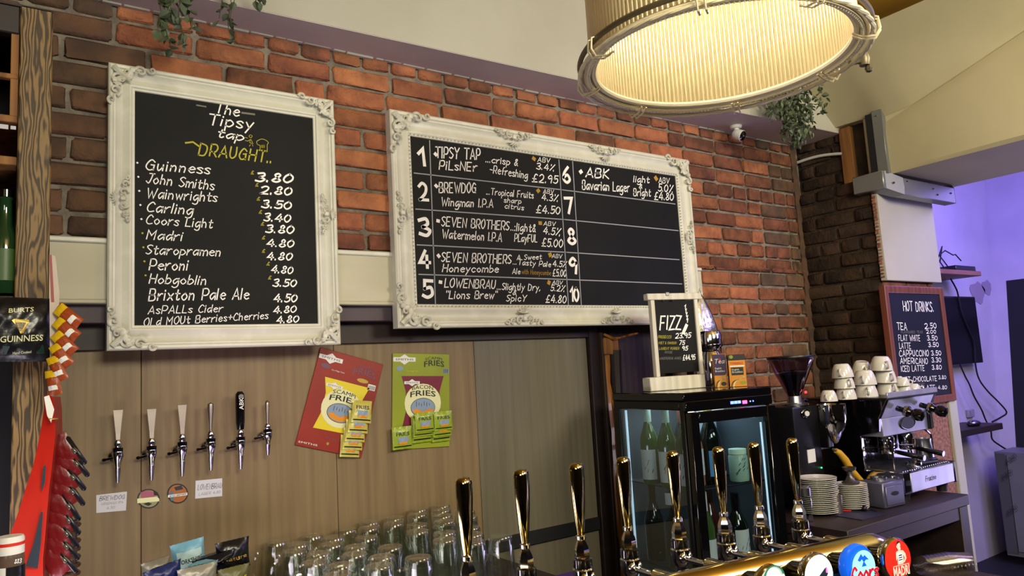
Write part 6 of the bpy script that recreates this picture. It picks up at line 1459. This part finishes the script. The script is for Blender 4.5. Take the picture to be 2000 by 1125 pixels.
# green bottle
r_ = onY(27, 500, 1.94).x-onY(2, 500, 1.94).x
t = thing('green_bottle', 'dark green glass bottle on the left shelf, cut by the picture edge', 'bottle', (onY(8, 570, 1.95).x, 1.95, onY(5, 576, 1.95).z+.001))
s_ = (onY(5, 372, 1.95).z-t.location.z)
MB().lathe([(.001, 0), (.027, 0), (.029, .006), (.029, s_*.5), (.026, s_*.56), (.014, s_*.66), (.012, s_*.9), (.014, s_*.92), (.014, s_), (.001, s_)], 24).build('glass_body', mat('bottle_green', '1c3a20', .05, coat=.8, spec=.8), t)
MB().lathe([(.0145, s_*.93), (.0155, s_*.93), (.0155, s_*1.0), (.001, s_*1.01)], 20).build('cap', 'black_gloss', t)
MB().lathe([(.0296, s_*.12), (.0296, s_*.42)], 24).build('label', mat('bottle_label', '3d5a2a', .4), t)
t = thing('clip_label', 'small white torn label on the shelf edge at the left', 'label', (onY(12, 245, 1.895).x, 1.895, onY(12, 252, 1.895).z))
MB().box((-.012, 0, 0), (.004, .001, .010)).box((.008, 0, .001), (.018, .001, .009)).build('paper', 'white_paper', t)
# Guinness crisps bag on the post
YB = 1.80
a, b = onY(-40, 705, YB), onY(103, 705, YB); h_ = onY(50, 583, YB).z-onY(50, 708, YB).z
t = thing('crisp_packet', 'large black crisp packet with a gold harp hanging at the left edge', 'crisp packet', ((a.x+b.x)/2, YB, onY(50, 706, YB).z), ry=.03)
w_ = b.x-a.x; o, S, X = bag(w_, h_, .020, 'pack_black', 31, t, 'wrapper', n=24, pinch=.02)
def onb(a, b, e=.0015): return (a, -S(max(-.98, min(.98, 2*a/w_)), max(-.98, min(.98, (2*b/h_-1)/.94)))-e, b)
def btxt(s, pa, pb, hh, m, bold=.0, nm='lettering'):
    A = onY(*pa, YB-.018); B = onY(*pb, YB-.018); inv = mw(t).inverted(); A = inv @ A; B = inv @ B; H_ = onY(pa[0], pa[1]-hh, YB-.018).z-onY(*pa, YB-.018).z
    v, f = bfont(s, bold); MB().add([onb(A.x+(B.x-A.x)*x, A.z+(B.z-A.z)*x+H_*y) for x, y in v], f).build(nm, m, t, smooth=False)
btxt('BURTS', (17, 611), (66, 608), 9, 'cream_print', .012); btxt('GUINNESS', (0, 669), (84, 665), 12, 'cream_print', .010); btxt('Hand Cooked', (25, 692), (61, 689), 5, 'cream_print')
def bpoly(pts, m, e):
    inv = mw(t).inverted(); q = [inv @ onY(x, y, YB-.018) for x, y in pts]; q = [onb(p.x, p.z, e) for p in q]; MB().add(q, [tuple(range(len(q)))]).build('print', m, t, smooth=False)
bpoly([(23, 626), (28, 623), (57, 625), (57, 630), (54, 632), (46, 651), (40, 652), (30, 634)], 'gold_print', .0024)
bpoly([(31, 630), (51, 630), (43, 646), (38, 646)], 'pack_black', .0030)
for k in range(4): bpoly([(34+k*4.5, 630), (35.4+k*4.5, 630), (38.5+k*1.5, 646), (38+k*1.5, 646)], 'gold_print', .0036)
bpoly([(5, 675), (85, 673), (88, 690), (8, 692)], 'pack_green_dark', .0008)
# strip of orange and yellow packets seen edge on
YO = 1.78
t0 = thing('packet_strip_card', 'upright red and white card strip carrying orange packets left of the fascia', 'card', tuple(onY(103, 600, YO)))
def pl(pts, Y=YO, inv=None): return [inv @ onY(x, y, Y) for x, y in pts]
inv = mw(t0).inverted(); v = pl([(96, 497), (108, 500), (116, 570), (112, 760), (98, 760)], YO, inv); n = len(v)
MB().add([tuple(p) for p in v]+[(p.x, p.y+.002, p.z) for p in v], [tuple(range(n)), tuple(reversed(range(n, 2*n)))]+[(i, i+n, (i+1) % n+n, (i+1) % n) for i in range(n)]).build('card', mat('card_pale', 'b8aa9a', .5), t0, smooth=False)
v = pl([(96, 497), (101, 498), (106, 590), (100, 590)], YO-.001, inv); MB().add([tuple(p) for p in v], [(0, 1, 2, 3)]).build('print', 'red_card', t0, smooth=False)
for i, (px, py, ang, l_) in enumerate(((112, 600, .85, 62), (110, 625, .80, 60), (108, 650, .70, 60), (106, 672, .55, 58), (103, 695, .35, 58), (101, 722, .15, 56))):
    tp = onY(px, py, YO-.012); s = l_/1424*1.35
    t = thing('nut_packet', ['top', 'second', 'third', 'fourth', 'fifth', 'lowest'][i]+' orange and yellow nut packet on the left strip', 'snack packet', tuple(tp), group='orange nut packets on the strip')
    t.rotation_euler = (0, -ang, -.5)
    o, S, X = bag(.028, s, .008, 'pack_orange', 60+i, t, 'wrapper', n=12, T=rotm(PI, 'Y'))
    MB().grid(lambda a_, b_: ((a_-.5)*.026, -(S(max(-.97, min(.97, 2*(a_-.5)*.94)), -(1-2*(.04+b_*.26))*-1 if False else (1-2*(.03+b_*.28))))-.0012, -s*(.03+b_*.28)), 8, 5).build('top_band', 'pack_yellow2', t)
    MB().grid(lambda a_, b_: ((a_-.5)*.018, -(S(max(-.97, min(.97, 2*(a_-.5)*.8)), (1-2*(.62+b_*.18))))-.0012, -s*(.62+b_*.18)), 8, 4).build('print', 'white_print', t)
# red display card with red packets
YR = 1.66
t = thing('red_display_card', 'tall curved red display card standing at the lower left', 'display card', tuple(onY(60, 1000, YR)))
inv = mw(t).inverted()
L_ = [(88, 770), (86, 800), (78, 850), (66, 905), (50, 955), (36, 1000), (18, 1050), (5, 1090), (-8, 1140)]; Rr = [(104, 775), (107, 800), (108, 850), (102, 905), (96, 955), (92, 1000), (88, 1050), (84, 1090), (84, 1140)]
v = []; 
for (a, b) in zip(L_, Rr):
    A = inv @ onY(*a, YR); B = inv @ onY(*b, YR-.02); v += [tuple(A), tuple(B), (A.x, A.y+.002, A.z), (B.x, B.y+.002, B.z)]
f = []
for i in range(len(L_)-1): k = 4*i; f += [(k, k+1, k+5, k+4), (k+2, k+6, k+7, k+3), (k, k+4, k+6, k+2), (k+1, k+3, k+7, k+5)]
f += [(0, 2, 3, 1), (4*len(L_)-4, 4*len(L_)-3, 4*len(L_)-1, 4*len(L_)-2)]
MB().add(v, f).build('front', 'red_bright', t)
v = []
for (a, b) in zip(Rr, [(x+14 if y < 900 else x+12, y) for x, y in Rr]):
    A = inv @ onY(*a, YR-.02); B = inv @ onY(*b, YR+.03); v += [tuple(A), tuple(B)]
MB().add(v, [(2*i, 2*i+1, 2*i+3, 2*i+2) for i in range(len(Rr)-1)]).build('side_flap', 'red_card', t)
def rp(pts, m, nm='print', Y=YR-.024):
    q = [inv @ onY(x, y, Y) for x, y in pts]; MB().add([tuple(p) for p in q], [tuple(range(len(q)))]).build(nm, m, t, smooth=False)
rp([(86, 775), (96, 772), (106, 800), (100, 826), (92, 812)], 'white_print'); rp([(85, 910), (90, 908), (88, 940), (82, 960), (80, 950)], 'badge_navy'); rp([(80, 1000), (84, 1000), (80, 1060), (74, 1110), (50, 1106), (66, 1060)], 'badge_navy')
p = inv @ onY(104, 818, YR-.03); MB().ring((p.x, p.y, p.z), .007, .0012, 20, 5, T=None).build('eyelet', 'gold_print', t)
for i in range(9):
    px = (113, 116, 109, 109, 103, 103, 98, 96, 92)[i]; py = 862+i*27
    tp = onY(px, py, YR+.0); s = .062
    q = thing('snack_packet', ['top', 'second from the top', 'third from the top', 'fourth from the top', 'middle', 'fifth from the bottom but one', 'third from the bottom', 'second from the bottom', 'lowest'][i]+' red packet edge-on beside the red display card', 'snack packet', tuple(tp), group='red packets beside the display card')
    q.rotation_euler = (0, -.55-.06*math.sin(i), -.35)
    bag(.040, s, .006, 'pack_red', 80+i, q, 'wrapper', n=12, T=rotm(PI, 'Y') @ trs(0, 0, -.01))
    MB().box((.012, -.004, -s*1.05), (.021, .004, -s*.02), .003).build('dark_edge', 'pack_black', q); MB().box((.012, -.0065, -s*.6), (.017, -.004, -s*.42), .001).build('silver_mark', 'foil', q)
# jar in the bottom-left corner
q = onY(18, 1125, 1.45); t = thing('spice_tub', 'clear tub with white lid and black and red label in the lower left corner', 'tub', (q.x, 1.45, -.40))
zl = onY(18, 1047, 1.45).z+.40; rj = onY(46, 1080, 1.45).x-onY(16, 1080, 1.45).x
MB().lathe([(.001, 0), (rj, 0), (rj, zl-.035), (rj*.95, zl-.03), (rj*.9, zl-.025)], 24).build('tub', mat('tub_brown', '5a4a40', .2, coat=.5), t)
MB().lathe([(rj*.98, zl-.027), (rj*.98, zl-.004), (rj*.9, zl), (.001, zl)], 24).build('lid', 'label_white', t); MB().lathe([(rj*.985, zl-.014), (rj*.985, zl-.009)], 24).build('lid_band', 'red_bright', t)
v = [((rj+.001)*math.cos(a), (rj+.001)*math.sin(a), z) for z in (zl-.075, zl-.045) for a in [-1.75+k*.16 for k in range(12)]]
MB().add(v, [(k, k+1, k+13, k+12) for k in range(11)]).build('label', 'pack_black', t)
v = [((rj+.001)*math.cos(a), (rj+.001)*math.sin(a), z) for z in (zl-.085, zl-.045) for a in [-2.7+k*.1 for k in range(10)]]
MB().add(v, [(k, k+1, k+11, k+10) for k in range(9)]).build('label', 'label_white', t)
tx(t, '883', (28, 1101), (41, 1099), 8, 'white_print', (0, 1.45-rj*1.03, 0), NY, w=.18)
o = MB().box((q.x-.2, 1.30, -.42), (q.x+.06, 1.6, -.4005), .003).build('ledge', 'dark_wood'); tag(o, 'small dark ledge carrying the tub in the lower left corner', 'shelf')
t = thing('dark_bottle_crate', 'dark ribbed plastic sleeve at the lower left beside the red packets', 'sleeve', tuple(onY(138, 1130, 1.80)))
mb = MB()
for k in range(7): mb.ring((0, 0, .01+k*.016), .014, .0045, 20, 6)
mb.lathe([(.011, 0), (.011, .115)], 16); mb.build('ribs', mat('ribbed_brown', '3a2418', .35), t)

# ---- pieces that belong to a part become its sub-parts
SUBS = {'lettering': ('wrapper', 'backing_card', 'face', 'board', 'writing_surface', 'mat', 'sheet', 'drip_tray', 'carton', 'handle', 'label', 'screen'), 'print': ('wrapper', 'backing_card', 'face', 'sheet', 'carton', 'front', 'card'),
 'ruled_line': ('writing_surface',), 'door_glass': ('door',), 'display': ('control_panel',), 'display_digit': ('control_panel',), 'button': ('control_panel',), 'hopper_lid': ('hopper',), 'coffee_beans': ('hopper',), 'hopper_light': ('hopper',),
 'badge_centre': ('oval_badge',), 'badge_rim': ('oval_badge',), 'knob_ring': ('steam_knob',), 'portafilter_handle': ('portafilter',), 'tray_front': ('drip_tray',), 'drip_grid': ('drip_tray',), 'tray_end': ('drip_tray',), 'cup_rail': ('cup_tray',),
 'bulb': ('bulb_holder',), 'clip': ('roped_ring',), 'beading': ('frame_rail',), 'ornament': ('frame_rail',), 'screw': ('frame_rail', 'channel', 'front_section'), 'spout': ('valve_body', 'body'), 'ring': ('handle',), 'hole': ('backing_card',),
 'lens': ('lens_cover',), 'lid_band': ('lid',), 'round_badge': ('handle',), 'mark': ('label',), 'top_band': ('wrapper',), 'silver_mark': ('wrapper',), 'dark_edge': ('wrapper',), 'eyelet': ('side_flap',), 'foot_ring': ('bowl',), 'stalk': ('skin',), 'arm_socket': ('tap_arm',)}
for r_ in [o for o in bpy.data.objects if o.parent is None and o.children]:
    sib = {}; ch = list(r_.children)
    for c in ch: sib.setdefault(c.name.split('.')[0], []).append(c)
    for c in ch:
        b_ = c.name.split('.')[0]
        if b_ == 'mark' and 'body' in sib: continue
        for cand in SUBS.get(b_, ()):
            if cand in sib and c not in sib[cand]:
                pool = sib[cand]; k_ = sib[b_].index(c)
                if len(pool) > 1 and c.type == 'MESH':
                    def mid(o_): n_ = len(o_.data.vertices); return sum((v_.co for v_ in o_.data.vertices), Vector())/max(1, n_)
                    m_ = mid(c); par = min(pool, key=lambda o_: (mid(o_)-m_).length)
                else: par = pool[0]
                c.parent = par; break
# ---- lift the whole place so that the floor is at z = 0
for o in list(bpy.data.objects):
    if o.parent is None: o.location.z += H
